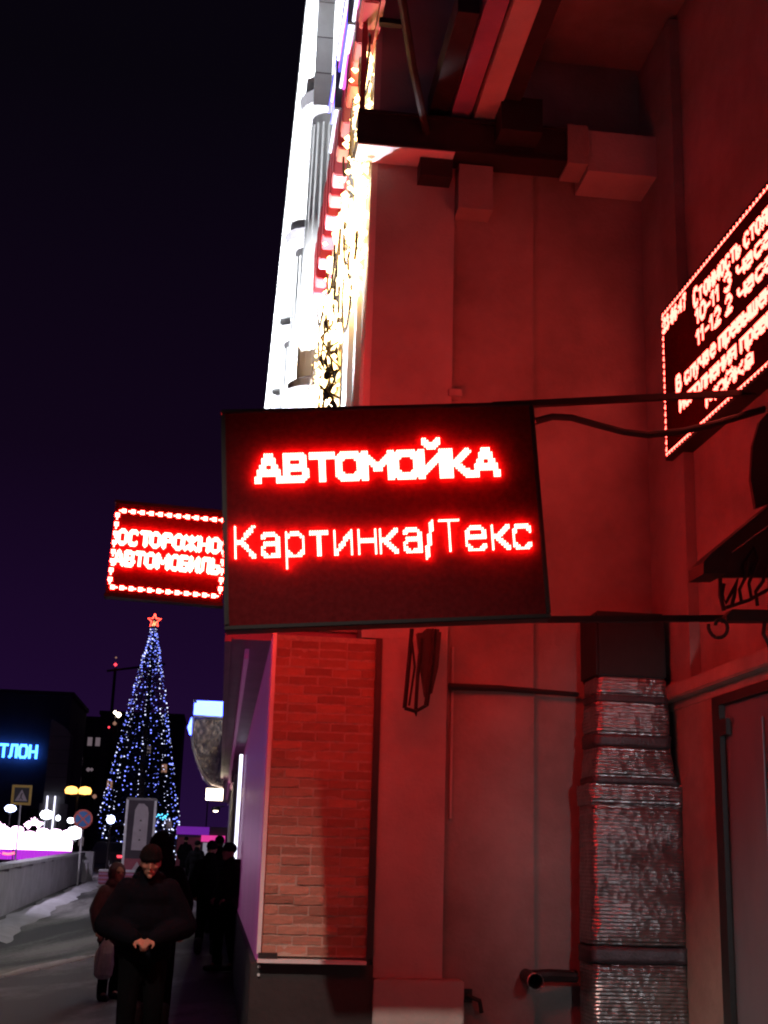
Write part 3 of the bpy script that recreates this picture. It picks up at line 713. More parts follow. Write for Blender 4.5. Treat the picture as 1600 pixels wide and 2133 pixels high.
for k in range(12):
    for s_ in (1, -1):
        o = link('border_dash', dash, s2); o.location = (-.437+k*.0795, -.058, .345 if s_ > 0 else -.345); 
        o.rotation_euler = (0, PI if s_ > 0 else 0, 0)
for k in range(8):
    for s_ in (1, -1):
        o = link('border_dash', dash, s2); o.location = (s_*.478, -.058, -.29+k*.083); o.rotation_euler = (0, PI/2, 0)

# ---------------------------------------------------------------- price board on the right wall
s3 = thing('led_sign', 'large red LED text board with dotted border on the right wall', 'sign', (3.66, 8.55, 5.72), -PI/2)
HW, HH = 1.56, .66                             # local +x runs toward the camera, face looks along local -y (world -X)
MB().box(-HW, HW, -.06, .08, -HH, HH).build('led_face', 'led_panel', s3)
MB().box(-HW-.01, HW+.01, -.062, .085, -HH-.03, -HH-.001).build('frame_rail', 'bezel', s3); MB().box(-HW-.01, HW+.01, -.062, .085, HH+.001, HH+.03).build('frame_rail', 'bezel', s3)
PT3 = .0155
def line3(t_, c0, r0, w, h):
    led_text(s3, t_, c0, r0, w, h, 2.0, PT3, .0072, 'led_board', 0, 0, -.058, True, False, 1.0, .008, 'letter')
line3('23:06:47', -98, 31, 36, 8)
line3('Стоимость стоянки', -50, 25, 116, 10)
line3('10-11 3 часа', -48, 14, 96, 9)
line3('11-12 2 часа', -48, 2, 96, 9)
line3('В случае превышения', -80, -12, 140, 9)
line3('исполнения правил', -76, -24, 130, 9)
line3('мойка', -38, -35, 60, 8)
sd = led_mesh([(0, 0), (1, 0), (-1, 0), (0, 1)], PT3, .0075, .008, 'led_board', 'border_dash')
for k in range(50):
    for s_ in (1, -1):
        o = link('border_dash', sd, s3); o.location = (-HW+.03+k*.0625, -.058, s_*(HH-.02)); o.rotation_euler = (0, 0 if s_ > 0 else PI, 0)
for k in range(20):
    o = link('border_dash', sd, s3); o.location = (-HW+.022, -.058, -HH+.06+k*.0640); o.rotation_euler = (0, -PI/2, 0)

# ---------------------------------------------------------------- wrought-iron house-shaped hanging sign at the right edge
ir = thing('iron_sign', 'wrought-iron hanging sign with pitched roof and scroll letters at right edge', 'sign', (3.4, 7.9, 3.1))
IY = 7.9
def ip(u, v, dy=0.): return P(u, v, Y=IY+dy)-ir.location
def poly(name, us, d0=-.03, d1=.03, m='iron'):
    MB().prism([(ip(u, v).x, ip(u, v).z) for u, v in us], 1, d0, d1).build(name, m, ir)
poly('roof_slope', [(1450, 1204), (1450, 1180), (1468, 1160), (1600, 1052), (1640, 1022), (1640, 1066), (1600, 1092), (1508, 1160), (1496, 1204)], -.14, .14)
poly('roof_slope', [(1641, 1022), (1800, 1160), (1815, 1204), (1770, 1204), (1641, 1066)], -.14, .14)
poly('back_plate', [(1498, 1203), (1510, 1162), (1640, 1068), (1768, 1203)], -.01, .02, 'black')
poly('finial', [(1572, 1060), (1562, 1000), (1566, 930), (1580, 880), (1605, 850), (1640, 850), (1640, 1020), (1602, 1050)], -.02, .02, 'black')
poly('bottom_bar', [(1508, 1284), (1520, 1272), (1800, 1276), (1800, 1296), (1508, 1296)], -.05, .05)
def scroll(name, us, r=.012):
    MB().tube([ip(u, v, -.05) for u, v in us], r, 7).build(name, 'iron', ir)
scroll('side_rail', [(1500, 1204), (1500, 1240), (1508, 1272)], .014)
scroll('scroll_letter', [(1508, 1216), (1504, 1238), (1512, 1256), (1524, 1234), (1536, 1206), (1530, 1240), (1524, 1262)])
scroll('scroll_letter', [(1545, 1258), (1540, 1228), (1552, 1204), (1556, 1170), (1572, 1140), (1580, 1165), (1570, 1190), (1560, 1215), (1566, 1250)], .011)
scroll('scroll_letter', [(1578, 1262), (1574, 1232), (1590, 1210), (1596, 1180), (1612, 1160), (1618, 1190), (1606, 1230), (1620, 1256)])
scroll('scroll_letter', [(1512, 1266), (1560, 1250), (1600, 1228), (1640, 1215)])
MB().tube([ip(1491+24*(1-k/22*.72)*math.cos(2.9+k*.33)+8, 1306+26*(1-k/22*.55)*math.sin(2.9+k*.33)*-1, -.02) for k in range(20)], .012, 7).build('scroll', 'iron', ir)
MB().tube([ip(1593, 1296, -.02), ip(1590, 1320, -.02), ip(1602, 1345, -.02), ip(1625, 1335, -.02)], .013, 7).build('scroll', 'iron', ir)
MB().bar((ip(1640, 1200)), (.35, .0, ip(1640, 1200).z), .04).build('wall_arm', 'iron', ir)

# ---------------------------------------------------------------- red block sign along the facade, neon tubes, projecting panel
rs = thing('red_block_sign', 'row of red box letters seen edge-on along the floodlit facade', 'sign', (.9, 10.6, 9.3))
random.seed(5)
MB().box(.10, .14, -1.2, 9.6, -.06, .95).build('carrier_rail', 'red_letter', rs)
y = -1.1
k = 0
while y < 9.5:
    w = random.choice((.30, .36, .42)); 
    o = MB().box(-.05, .098, y, y+w, 0, .85).build('sign_block', 'red_letter' if k % 2 else 'rose_letter', rs, bevel=.012)
    MB().box(-.062, -.051, y+.04, y+w-.04, .05, .80).build('block_face', 'red_letter', o)
    y += w+random.choice((.18, .22, .28)); k += 1
MB().bar((0, -.12, -1.05), (0, -.12, .0), .05).build('hanger', 'red_letter', rs)
nt = thing('neon_tubes', 'blue white and pink neon tubes running along the outside of the red sign', 'neon', (.82, 10.6, 9.9))
for i, (x, z, m_, y0, y1) in enumerate([(.0, .0, 'neon_white', -1.6, 3.2), (-.02, .17, 'neon_blue', -1.6, 2.8), (.02, -.14, 'neon_pink', -1.6, 1.6), (-.04, .32, 'neon_white', -1.6, 2.6), (-.05, .40, 'neon_blue', -1.6, 3.0), (0., -.24, 'neon_white', -1.4, .9), (-.02, .24, 'neon_pink', 0., 2.6)]):
    MB().tube([(x, y0+(y1-y0)*k/12, z+.03*math.sin(k*1.3+i)) for k in range(13)], .016, 6).build('neon_tube', m_, nt)
for k in range(3): MB().box(-.06, .06, -1.2+k*1.5, -1.16+k*1.5, -.28, .46).build('tube_clip', 'dark_metal', nt)
pa = P(652, 220, Y=15.0); pc = P(690, 222, Y=15.0)
pb_ = thing('projecting_panel', 'pale grey blade panel projecting high on the white facade', 'panel', ((pa.x+pc.x)/2, 15, pa.z))
MB().box(-.115, .115, 0, .12, 0, 2.6).build('panel_box', 'steel_white', pb_, bevel=.012)
for k in range(4): MB().box(-.112, .112, -.004, -.001, .5+k*.55, .515+k*.55).build('panel_joint', 'grey_stucco', pb_)
MB().bar((.1, .06, .4), (.4, .06, .4), .05).build('bracket', 'dark_metal', pb_)

# ---------------------------------------------------------------- golden garlands on the facade
def garland(name, label, y0, y1, z0, z1, x, n, seed, tubes=3):
    random.seed(seed)
    g = thing(name, label, 'garland', (x, (y0+y1)/2, z0), group='golden garlands on the facade')
    yc = (y0+y1)/2
    for t_ in range(tubes):
        ph = random.uniform(0, 6); yy = random.uniform(-.6, .6)*(y1-y0)/2
        pts = [(random.uniform(-.05, .05)+.04*math.sin(k*.9+ph), yy+(y1-y0)*.28*math.sin(k*.55+ph)+random.uniform(-.06, .06), (z1-z0)*k/22) for k in range(23)]
        MB().tube(pts, .016+.01*random.random(), 5).build('light_rope', 'gold_tube' if t_ % 2 else 'gold', g)
    mb = MB()
    for _ in range(n): mb.octa((random.gauss(0, .06), random.uniform(-.5, .5)*(y1-y0), random.random()*(z1-z0)), random.uniform(.016, .045))
    mb.build('bulb_cluster', 'gold', g)['kind'] = 'stuff'
    for t_ in range(5):
        s_ = (random.uniform(-.1, .0), random.uniform(-.5, .5)*(y1-y0), random.random()*(z1-z0)*.8)
        r = random.uniform(.12, .3)
        MB().tube([(s_[0]-.06*k/9-.02, s_[1]+r*math.cos(k*.62+t_), s_[2]+r*math.sin(k*.62+t_)) for k in range(10)], .014, 5).build('twig', 'wire', g)
    return g
garland('light_garland', 'bright golden garland on the corner above the steel beam', 10.7, 12.0, 8.3, 9.9, 1.0, 160, 1, 6)
garland('light_garland', 'bright golden garland on the corner just below the steel beam', 10.75, 12.3, 6.85, 8.1, .98, 170, 2, 7)
garland('light_garland', 'golden garland beneath the red box letters, beside the corner pilaster', 12.9, 14.9, 7.0, 9.1, .98, 150, 3, 6)
garland('light_garland', 'golden garland low beside the dark leafy wreath', 14.0, 16.0, 6.6, 8.4, .95, 120, 4, 5)
garland('light_garland', 'farthest golden garland at the bottom of the white facade', 17.2, 20.5, 7.6, 9.9, .90, 170, 5, 7)
wr = thing('leaf_wreath', 'dark unlit leafy wreath on the facade next to the fluted pilaster', 'wreath', (.98, 13.6, 6.9))
random.seed(9)
for k in range(26):
    c = Vector((random.gauss(0, .05), random.gauss(0, .28), random.uniform(-.5, .9))); a = random.uniform(0, 6.3); L_ = random.uniform(.18, .36)
    d1 = Vector((random.uniform(-.3, .3), math.cos(a), math.sin(a))).normalized()*L_; d2 = d1.cross(Vector((1, 0, 0))).normalized()*L_*.28
    MB().add([c, c+d1*.5+d2, c+d1, c+d1*.5-d2, c+d1*.5+Vector((-.05, 0, 0))], [(0, 1, 4), (1, 2, 4), (2, 3, 4), (3, 0, 4), (0, 3, 2, 1)]).build('wreath_leaf', 'leaf_dark', wr)
for k in range(5): MB().tube([(random.gauss(0, .05)-.05, .3*math.cos(t_*.6+k)+random.gauss(0, .02), -.4+k*.25+.3*math.sin(t_*.6+k)) for t_ in range(9)], .016, 5).build('wreath_twig', 'wire', wr)

# ---------------------------------------------------------------- the lit fir tree
tr = thing('fir_tree', 'tall fir tree strung with blue and white lights, red star on top', 'tree', (-4.55, 75, gz(75)))
TH = 13.55
def trad(z): return 2.62*(1-z/TH)**.92+.05
MB().tube([(0, 0, -.2), (0, 0, 5), (0, 0, TH)], [.26, .18, .03], 8).build('trunk', 'bark', tr)
random.seed(31)
cb = MB()
for k in range(5200):
    z = TH*(1-random.random()**.62)*.98+.5; z = min(z, TH-.05); a = random.uniform(0, 2*PI); R_ = trad(z)*random.uniform(.35, .97)
    c = Vector((R_*math.cos(a), R_*math.sin(a), z)); out = Vector((math.cos(a), math.sin(a), random.uniform(-.55, .1))).normalized()*random.uniform(.18, .42)
    sd_ = out.cross(Vector((0, 0, 1))).normalized()*random.uniform(.05, .12)
    cb.add([c-sd_, c+out, c+sd_], [(0, 1, 2)])
crown = cb.build('crown', 'needles', tr); crown['kind'] = 'stuff'
for k in range(24):
    a = 2*PI*k/24+random.uniform(-.05, .05); mb = MB(); z = TH-.1; low = random.uniform(.4, 2.6)
    while z > low:
        if random.random() < .55:
            R_ = trad(z)+.05+random.uniform(-.04, .06); aa = a+random.uniform(-.035, .035)
            mb.octa((R_*math.cos(aa), R_*math.sin(aa), z), random.choice((.018, .024, .03, .046)))
        z -= random.uniform(.13, .30)
    o = mb.build('light_string', 'bulb_blue' if k % 3 else 'bulb_white', tr); o['kind'] = 'stuff'
mb = MB()
for k in range(130):
    a = random.uniform(-1.9, -.5); z = random.uniform(.2, 2.7); R_ = trad(z)+random.uniform(-.2, .15)
    mb.octa((R_*math.cos(a), R_*math.sin(a), z), random.choice((.03, .04, .055)))
o = mb.build('light_string', 'bulb_white', tr); o['kind'] = 'stuff'
mb = MB()
for k in range(34): mb.octa((random.uniform(.3, 1.7), -trad(2.8)-.05+random.uniform(-.1, .2), random.uniform(2.65, 2.95)), .045)
o = mb.build('light_string', 'bulb_cyan', tr); o['kind'] = 'stuff'
st = []
for k in range(10):
    a = PI/2+2*PI*k/10; r = .40 if k % 2 == 0 else .165; st.append((r*math.cos(a), -.02, TH+.42+r*math.sin(a)))
so = MB().tube(st+[st[0]], .035, 6).build('star', 'star', tr)
MB().tube([(-.08, -.05, TH+.1), (-.02, -.05, TH+.42), (.03, -.05, TH+.1), (.1, -.05, TH+.35)], .025, 5).build('star_core', 'star_core', so)

# ---------------------------------------------------------------- road signs
def sign_post(name, label, cat, x, y, h):
    o = thing(name, label, cat, (x, y, gz(y)))
    MB().tube([(0, .04, -.15), (0, .04, h)], .035, 8).build('post', 'steel_white', o); return o
q = P(173, 1706, Y=48)
ns = sign_post('road_sign', 'round blue no-stopping sign with red cross on thin post', 'road sign', q.x, 48, q.z-gz(48)+.2)
zc = q.z-gz(48)
def disc(r0, r1, y, n=28):
    mb = MB(); vs = []; fs = []
    for k in range(n):
        a = 2*PI*k/n
        for r in (r0, r1): vs += [(r*math.cos(a), y, zc+r*math.sin(a)), (r*math.cos(a), y+.012, zc+r*math.sin(a))]
    for k in range(n):
        i, j = 4*k, 4*((k+1) % n)
        fs += [(i, j, j+2, i+2), (i+1, i+3, j+3, j+1), (i+2, j+2, j+3, i+3)]
        if r0 > 0: fs.append((i, i+1, j+1, j))
    return mb.add(vs, fs)
MB().tube([(0, -.012, zc), (0, .004, zc)], .30, 28).build('blue_disc', 'sign_blue', ns)
disc(.27, .34, -.022).build('red_ring', 'sign_red', ns)
for s_ in (-1, 1): MB().bar((-.2*s_, -.02-.002*s_, zc-.2), (.2*s_, -.02-.002*s_, zc+.2), .05, .012, (0, 1, 0)).build('red_stroke', 'sign_red', ns)
q = P(45, 1656, Y=55)
ps = sign_post('road_sign', 'square crossing sign with yellow border and pale triangle', 'road sign', q.x, 55, q.z-gz(55)+.3)
zc = q.z-gz(55)
MB().box(-.40, .40, .0, .012, zc-.40, zc+.40).build('backing', 'black', ps)
for x0, x1, z0, z1 in [(-.40, .40, .30, .40), (-.40, .40, -.40, -.30), (-.40, -.30, -.299, .299), (.30, .40, -.299, .299)]:
    MB().box(x0, x1, -.012, -.001, zc+z0, zc+z1).build('yellow_border', 'sign_yellow', ps)
MB().prism([(-.25, zc-.24), (.25, zc-.24), (0, zc+.22)], 1, -.010, -.002).build('triangle', 'sign_white', ps)
MB().tube([(.02, -.013, zc+.06), (.02, -.018, zc+.06)], .03, 8).build('walker_head', 'black', ps)
MB().bar((0, -.014, zc+.03), (-.02, -.014, zc-.08), .05, .006, (0, 1, 0)).build('walker_body', 'black', ps)
MB().bar((-.02, -.015, zc-.08), (.06, -.015, zc-.19), .03, .006, (0, 1, 0)).build('walker_leg', 'black', ps)
MB().bar((-.02, -.016, zc-.08), (-.08, -.016, zc-.19), .03, .006, (0, 1, 0)).build('walker_leg', 'black', ps)

# ---------------------------------------------------------------- advertising pylon, planter, bollards
ap = thing('advert_pylon', 'freestanding advert board with a white bottle-shaped poster', 'advert board', (-2.98, 50, gz(50)))
for s_ in (-1, 1): MB().box(s_*.52-.045, s_*.52+.045, -.1, .1, 0, 3.0).build('side_post', 'steel_white', ap, bevel=.01)
MB().box(-.475, .475, -.06, .06, .85, 2.96).build('cabinet', 'dark_wall', ap)
MB().box(-.55, .55, -.1, .1, 2.965, 3.05).build('top_rail', 'grey_stucco', ap)
MB().prism([(-.26, 1.15), (.28, 1.15), (.29, 2.5), (.24, 2.72), (.16, 2.78), (.1, 2.84), (-.1, 2.84), (-.16, 2.74), (-.22, 2.6)], 1, -.075, -.062).build('poster_shape', 'poster', ap)
for z_, w in ((2.2, .05), (1.85, .04), (1.5, .05)): MB().prism([(-w+.02, z_), (w+.02, z_), (.02, z_+.07)], 1, -.082, -.076).build('poster_mark', 'black', ap)
MB().box(-.475, .475, -.07, .07, .3, .849).build('lower_panel', 'planter_red', ap)
MB().prism([(-.2, .4), (.2, .4), (0, .75)], 1, -.08, -.071).build('lower_triangle', 'poster', ap)
pl = thing('street_planter', 'low dark-red striped planter box below the advert board', 'planter', (-3.35, 47.5, gz(47.5)))
MB().box(-.75, .75, -.3, .3, .02, .44).build('box', 'planter_red', pl, bevel=.02)
for k in range(3): MB().box(-.755, .755, -.315, -.301, .08+k*.13, .14+k*.13).build('stripe', 'fascia', pl)
MB().box(-.77, .77, -.32, .32, .441, .52).build('snow_top', 'snow', pl, bevel=.03)
for u, v, y, lb in [(236, 1800, 46.2, 'pale square bollard beside the red planter'), (178, 1800, 51, 'pale square bollard behind the no-stopping sign post')]:
    q = P(u, v, Y=y); b_ = thing('bollard', lb, 'bollard', (q.x, y, gz(y)))
    MB().box(-.1, .1, -.1, .1, -.1, .62).build('shaft', 'stone', b_, bevel=.02); MB().box(-.12, .12, -.12, .12, .62, .72).build('cap', 'snow', b_, bevel=.02)

# ---------------------------------------------------------------- festive light stage behind the parapet
sgx = thing('light_stage', 'blazing white and violet festive light panels behind the parapet', 'light display', (-8.2, 60, gz(60)))
random.seed(17)
for k in range(7):
    x0 = -2.1+k*.56; top = random.uniform(1.55, 1.85)
    pts = [(x0, .86), (x0+.54, .86), (x0+.54, top-.12)]+[(x0+.27+.27*math.cos(PI*j/6), top-.12+.14*math.sin(PI*j/6)) for j in range(1, 6)]+[(x0, top-.12)]
    MB().prism(pts, 1, -.08, .08).build('light_panel', 'stage_white', sgx)
for x, z_, r in [(-.02, 2.12, .26), (.18, 2.0, .2), (-.25, 1.95, .2), (-1.6, 1.95, .18), (-1.3, 1.85, .16)]:
    mb = MB()
    for j in range(16):
        a = random.uniform(0, 2*PI); L_ = r*random.uniform(.6, 1.1); mb.tube([(x, 0, z_-.2), (x+L_*.6*math.cos(a), random.uniform(-.1, .1), z_-.05), (x+L_*math.cos(a), random.uniform(-.1, .1), z_+L_*.6*math.sin(a))], .02, 4)
    mb.build('light_spray', 'stage_white', sgx)
for k in range(7): MB().box(-2.1+k*.56, -1.56+k*.56, -.10, .06, .42, .855).build('violet_skirt', 'stage_violet', sgx)
MB().bar((-2.2, -.3, .36), (2.0, -.3, .42), .05).build('rail', 'iron', sgx)
for k in range(13): MB().bar((-2.1+k*.33, -.3, -.1), (-2.1+k*.33, -.3, .38), .025).build('baluster', 'iron', sgx)
fx = thing('red_light_ropes', 'dashes of red light rope strung low behind the parapet', 'light rope', (-6.9, 44, gz(44)))
for x0, x1, z_ in [(-1.9, -1.2, 1.02), (-1.0, -.35, 1.02), (-.25, -.12, 1.03), (-.02, .35, 1.03), (-.85, .3, 1.25), (-1.9, -.6, 1.35)]:
    MB().tube([(x0, 0, z_), ((x0+x1)/2, 0, z_-.02), (x1, 0, z_+.02)], .04 if z_ < 1.2 else .014, 6).build('rope_dash', 'stage_red' if z_ < 1.2 else 'neon_pink', fx)
for x in (-1.8, -.3, .3): MB().bar((x, .03, -.1), (x, .03, 1.4), .03).build('stake', 'iron', fx)

# ---------------------------------------------------------------- lamps along the square
def globe(name, label, u, v, y, r, m, energy=0, col=(.85, .88, 1), flat=.8):
    q = P(u, v, Y=y); o = thing(name, label, 'lamp', (q.x, y, gz(y)))
    z_ = q.z-gz(y)
    MB().tube([(0, 0, -.1), (0, 0, z_-r*.6)], [.07, .04], 8).build('post', 'iron', o)
    MB().lathe([(.02, -r*flat), (r*.7, -r*.75*flat), (r, 0), (r*.7, r*.75*flat), (.02, r*flat)], (0, 0, z_), 16).build('lantern', m, o, smooth=True)
    MB().lathe([(r*.35, 0), (r*.2, .08)], (0, 0, z_-r*flat-.08), 10).build('collar', 'iron', o)
    return o
globe('street_lamp', 'big round white lamp right of the light stage', 155, 1735, 57, .34, 'lamp_white')
globe('street_lamp', 'white street lamp just above the light stage', 97, 1697, 66, .32, 'lamp_white', flat=.7)
globe('street_lamp', 'small white lamp left of the no-stopping sign', 148, 1709, 70, .2, 'lamp_white', flat=.7)
globe('street_lamp', 'bluish white lamp under the crossing sign', 22, 1684, 64, .28, 'lamp_blue', flat=.6)
globe('street_lamp', 'blue-white lamp in front of the fir tree', 231, 1707, 66, .21, 'lamp_blue', flat=1)
globe('street_lamp', 'white oval lamp right of the fir tree', 394, 1729, 66, .22, 'lamp_white', flat=.5)
globe('street_lamp', 'tiny white lamp between the stage and the grey tower', 121, 1704, 72, .12, 'lamp_white', flat=1.2)
q = P(163, 1648, Y=85); ol = thing('twin_lamp', 'pair of orange lamps beside the grey tower', 'lamp', (q.x, 85, gz(85)))
for s_ in (-1, 1): MB().lathe([(.02, -.2), (.36, -.16), (.42, .05), (.3, .24), (.05, .3)], (s_*.42, 0, q.z-gz(85)), 14).build('lantern', 'lamp_orange', ol, smooth=True)
MB().tube([(0, 0, -.1), (0, 0, q.z-gz(85)-.3)], .08, 8).bar((-.45, 0, q.z-gz(85)-.28), (.45, 0, q.z-gz(85)-.28), .06).build('post', 'iron', ol)

# ---------------------------------------------------------------- store building with blue letters, grey tower, far tower block
sb = thing('store_building', 'dark store building at far left with glowing blue letters', 'building', (-24, 122, gz(122)))
MB().box(-22, 9.6, 0, 14, -1, 14.8).build('wall', 'dark_wall', sb)
MB().box(-22.2, 9.8, -.25, 14, 14.8, 15.2).build('parapet', 'dark_wall', sb)
for k in range(12): MB().box(-21.5+k*2.55, -19.2+k*2.55, -.06, -.002, 1.2, 4.6).build('shop_window', 'glass_dark', sb)
x = 0
def solid_letter(ch, w, h, th, m, parent, loc):
    """channel letter: strokes as bars with real depth"""
    mb = MB()
    for s_ in G[ch][1]:
        for i in range(len(s_)-1):
            a = Vector((s_[i][0]*w, 0, s_[i][1]*h)); b = Vector((s_[i+1][0]*w, 0, s_[i+1][1]*h)); t_ = (b-a).normalized()*th*.42
            mb.bar(a-t_, b+t_, th, .18, (0, 1, 0))
    o = mb.build('letter', m, parent); o.location = loc; return o
q0 = P(77, 1580, Y=121.6); q1 = P(77, 1552, Y=121.6); LH = q1.z-q0.z
xr = q0.x-sb.location.x; z_ = q0.z-sb.location.z
for ch in 'НОЛТАКЕ':
    w = .60*LH*(1.05 if ch in 'АО' else .95); xr -= w
    solid_letter(ch, w*.86, LH*.88, .20, 'shop_blue', sb, (xr, -.45, z_+.06)); xr -= .16
gt = thing('grey_tower', 'plain grey pylon tower standing left of the fir tree', 'tower', (P(122, 1600, Y=110).x, 110, gz(110)))
MB().prism([(-.85, -.5), (.85, -.5), (.85, 10.2), (.3, 10.8), (-.75, 11.4), (-.85, 11.3)], 1, -.9, .9).build('shaft', 'grey_tower', gt)
MB().box(-1.1, 1.15, -1.1, 1.1, -.4, 4.6).build('base', 'grey_stucco', gt)
for k in range(5): MB().box(-.852, .852, -.912, -.901, 5.6+k*1.1, 5.63+k*1.1).build('joint', 'dark_wall', gt)
for s_ in (-.5, .1): MB().tube([(s_, -1.2, 2.4), (s_, -1.2, 5.2)], .06, 6).build('light_pipe', 'neon_white', gt)
MB().box(1.152, 1.2, -.5, .5, 3., 11.2).build('side_fin', 'dark_wall', gt)
fb = thing('tower_block', 'distant dark tower block with a few lit windows behind the fir tree', 'building', (-16.5, 225, gz(225)))
MB().box(-5, 9, 0, 14, -1, 24).build('wall', 'dark_wall', fb)
MB().box(-5.2, 9.2, -.2, 14.2, 24, 24.6).build('roof_parapet', 'dark_wall', fb)
random.seed(3)
for i in range(9):
    for j in range(7):
        x = -4.4+i*1.48; z_ = 2.2+j*3.1; lit = random.random()
        w = MB().box(x, x+.9, -.06, -.002, z_, z_+1.4).build('window', 'win_warm' if lit > .985 else 'win_pale' if lit > .95 else 'glass_dark', fb)
fb2 = thing('tower_block', 'distant block with pale lamp row left of the fir tree', 'building', (-20.6, 205, gz(205)))
MB().box(-2.2, 1.6, 0, 12, -1, 21).build('wall', 'dark_wall', fb2); MB().box(-2.3, 1.7, -.2, 12.2, 21, 21.5).build('roof_parapet', 'dark_wall', fb2)
for i in range(3):
    for j in range(6):
        lit = random.random(); MB().box(-1.8+i*1.2, -1.1+i*1.2, -.06, -.002, 2+j*3, 3.3+j*3).build('window', 'win_pale' if lit > .8 else 'glass_dark', fb2)
cr_ = thing('crane', 'distant crane mast with a red warning lamp above the roofs', 'crane', (P(241, 1385, Y=240).x, 240, gz(240)))
zt = P(241, 1385, Y=240).z-gz(240)
MB().bar((0, 0, 0), (0, 0, zt-.6), .5).build('mast', 'dark_wall', cr_); MB().bar((-1.5, 0, zt-1.2), (9, 0, zt+.6), .35).build('jib', 'dark_wall', cr_)
MB().octa((0, -.4, zt), .36).build('warning_lamp', 'tail', cr_); MB().octa((0, -.4, zt+1.3), .22).build('mast_lamp', 'win_warm', cr_)
for i, (u, v, y, r, m_) in enumerate([(240, 1484, 150, .2, 'lamp_warm'), (247, 1489, 150, .3, 'lamp_warm'), (239, 1507, 150, .22, 'win_warm'), (227, 1515, 150, .12, 'tail'), (170, 1564, 140, .2, 'win_pale'), (184, 1603, 140, .22, 'win_pale'), (191, 1603, 140, .18, 'win_pale'), (197, 1659, 120, .2, 'win_warm'), (434, 1648, 90, .12, 'lamp_white')]): 
    q = P(u, v, Y=y); o = thing('mast_light', ['upper pale light on the roof mast left of the tree', 'brightest pale light on the roof mast left of the tree', 'lower pale light under the roof mast pair', 'small red light left of the pale mast lights', 'single pale light right of the grey tower', 'left light of the pale pair above the orange lamps', 'right light of the pale pair above the orange lamps', 'dim rosy light low at the left foot of the tree', 'small white light beside the wrapped awning'][i], 'lamp', (q.x, y, gz(y)))
    MB().tube([(0, .2, 0), (0, .2, q.z-gz(y))], .05, 6).build('mast', 'dark_wall', o); MB().lathe([(.02, -r), (r*.8, -r*.5), (r, 0), (r*.8, r*.5), (.02, r)], (0, 0, q.z-gz(y)), 10).build('light', m_, o)
    MB().lathe([(r*.5, 0), (r*.3, .15)], (0, .1, q.z-gz(y)-r-.1), 8).build('socket', 'iron', o)

# ---------------------------------------------------------------- kiosk, blue light box, wrapped awning
kq = thing('kiosk', 'pink and violet lit kiosk at the far end of the pavement', 'kiosk', (-.85, 62, gz(62)))
MB().box(-1.1, 1.2, 0, 2, -.1, 2.1).build('cabin', 'dark_wall', kq)
MB().box(-1.15, .35, -.12, -.01, 1.72, 2.08).build('violet_sign', 'kiosk_violet', kq); MB().box(.0, 1.1, -.2, -.125, 1.42, 1.71).build('pink_sign', 'kiosk_pink', kq)
MB().box(.1, .55, -.06, -.01, .5, 1.38).build('window', 'kiosk_white', kq); MB().box(.62, 1.08, -.06, -.01, .5, 1.38).build('window', 'kiosk_white', kq)
MB().box(-1.1, -.02, -.04, -.005, .3, 1.6).build('pink_panel', 'planter_red', kq)
bl = thing('light_box_sign', 'glowing blue-white box sign projecting over the pavement', 'sign', (-.42, 32, 5.17))
MB().box(-.40, .42, -.08, .08, -.21, .20).build('lit_face', 'box_blue', bl, bevel=.06)
MB().box(-.43, .47, .082, .12, -.24, .23).build('back_frame', 'dark_metal', bl); MB().bar((.4, .1, 0), (1.5, .1, 0), .05).build('arm', 'iron', bl)
aw = thing('wrapped_awning', 'bulging awning wrapped in shiny film under the blue box sign', 'awning', (-.35, 31, 4.8))
vs = []; fs = []
pr = [(-.42, .0), (-.44, -.3), (-.40, -.65), (-.28, -1.0), (-.12, -1.3), (.12, -1.52), (.36, -1.58)]
random.seed(2)
for j in range(7):
    for x, z_ in pr: vs.append((x+random.uniform(-.025, .025), -.6+j*.45+random.uniform(-.05, .05), z_+random.uniform(-.03, .03)))
for j in range(7): vs.append((.40, -.6+j*.45, .0))
n_ = len(pr)
for j in range(6):
    for k in range(n_-1): fs.append((j*n_+k, j*n_+k+1, (j+1)*n_+k+1, (j+1)*n_+k))
fs.append(tuple(list(range(n_))+[7*n_])); fs.append(tuple([7*n_+6]+[6*n_+k for k in range(n_-1, -1, -1)]))
MB().add(vs, fs).build('film_wrap', 'film', aw, smooth=False)
MB().tube([(.38, -.62, 0), (-.42, -.62, .02)], .035, 8).build('front_rib', 'steel_white', aw)
MB().tube([(x-.01, -.63, z_) for x, z_ in pr], .028, 7).build('front_rib', 'sign_white', aw)
MB().tube([(-.46, -.62, -.02), (-.50, -.66, -.25), (-.47, -.66, -.42)], [.02, .05, .02], 8).build('blue_bulb', 'box_blue', aw)
MB().box(-.02, .36, -.7, -.2, -1.86, -1.62).build('lit_lamp_box', 'lamp_warm', aw)
# shop door lamp throwing a pool of light on the snow
dl = thing('door_lamp', 'warm lamp over a shop door lighting the snowy pavement', 'lamp', (-.2, 47, 3.3))
MB().lathe([(.05, .12), (.14, .1), (.16, 0), (.1, -.02)], (0, 0, 0), 14).build('shade', 'iron', dl); MB().lathe([(.02, -.06), (.08, -.04), (.09, 0)], (0, 0, -.01), 12).build('bulb', 'lamp_warm', dl)
MB().bar((0, 0, .1), (.3, 0, .14), .04).build('arm', 'iron', dl)
lamp('SPOT', 'door_lamp_light', (-.2, 47, 3.2), 1500, (1, .85, .6), dl, (-1.2, 47.2, gz(47)), .06, 40, .3)

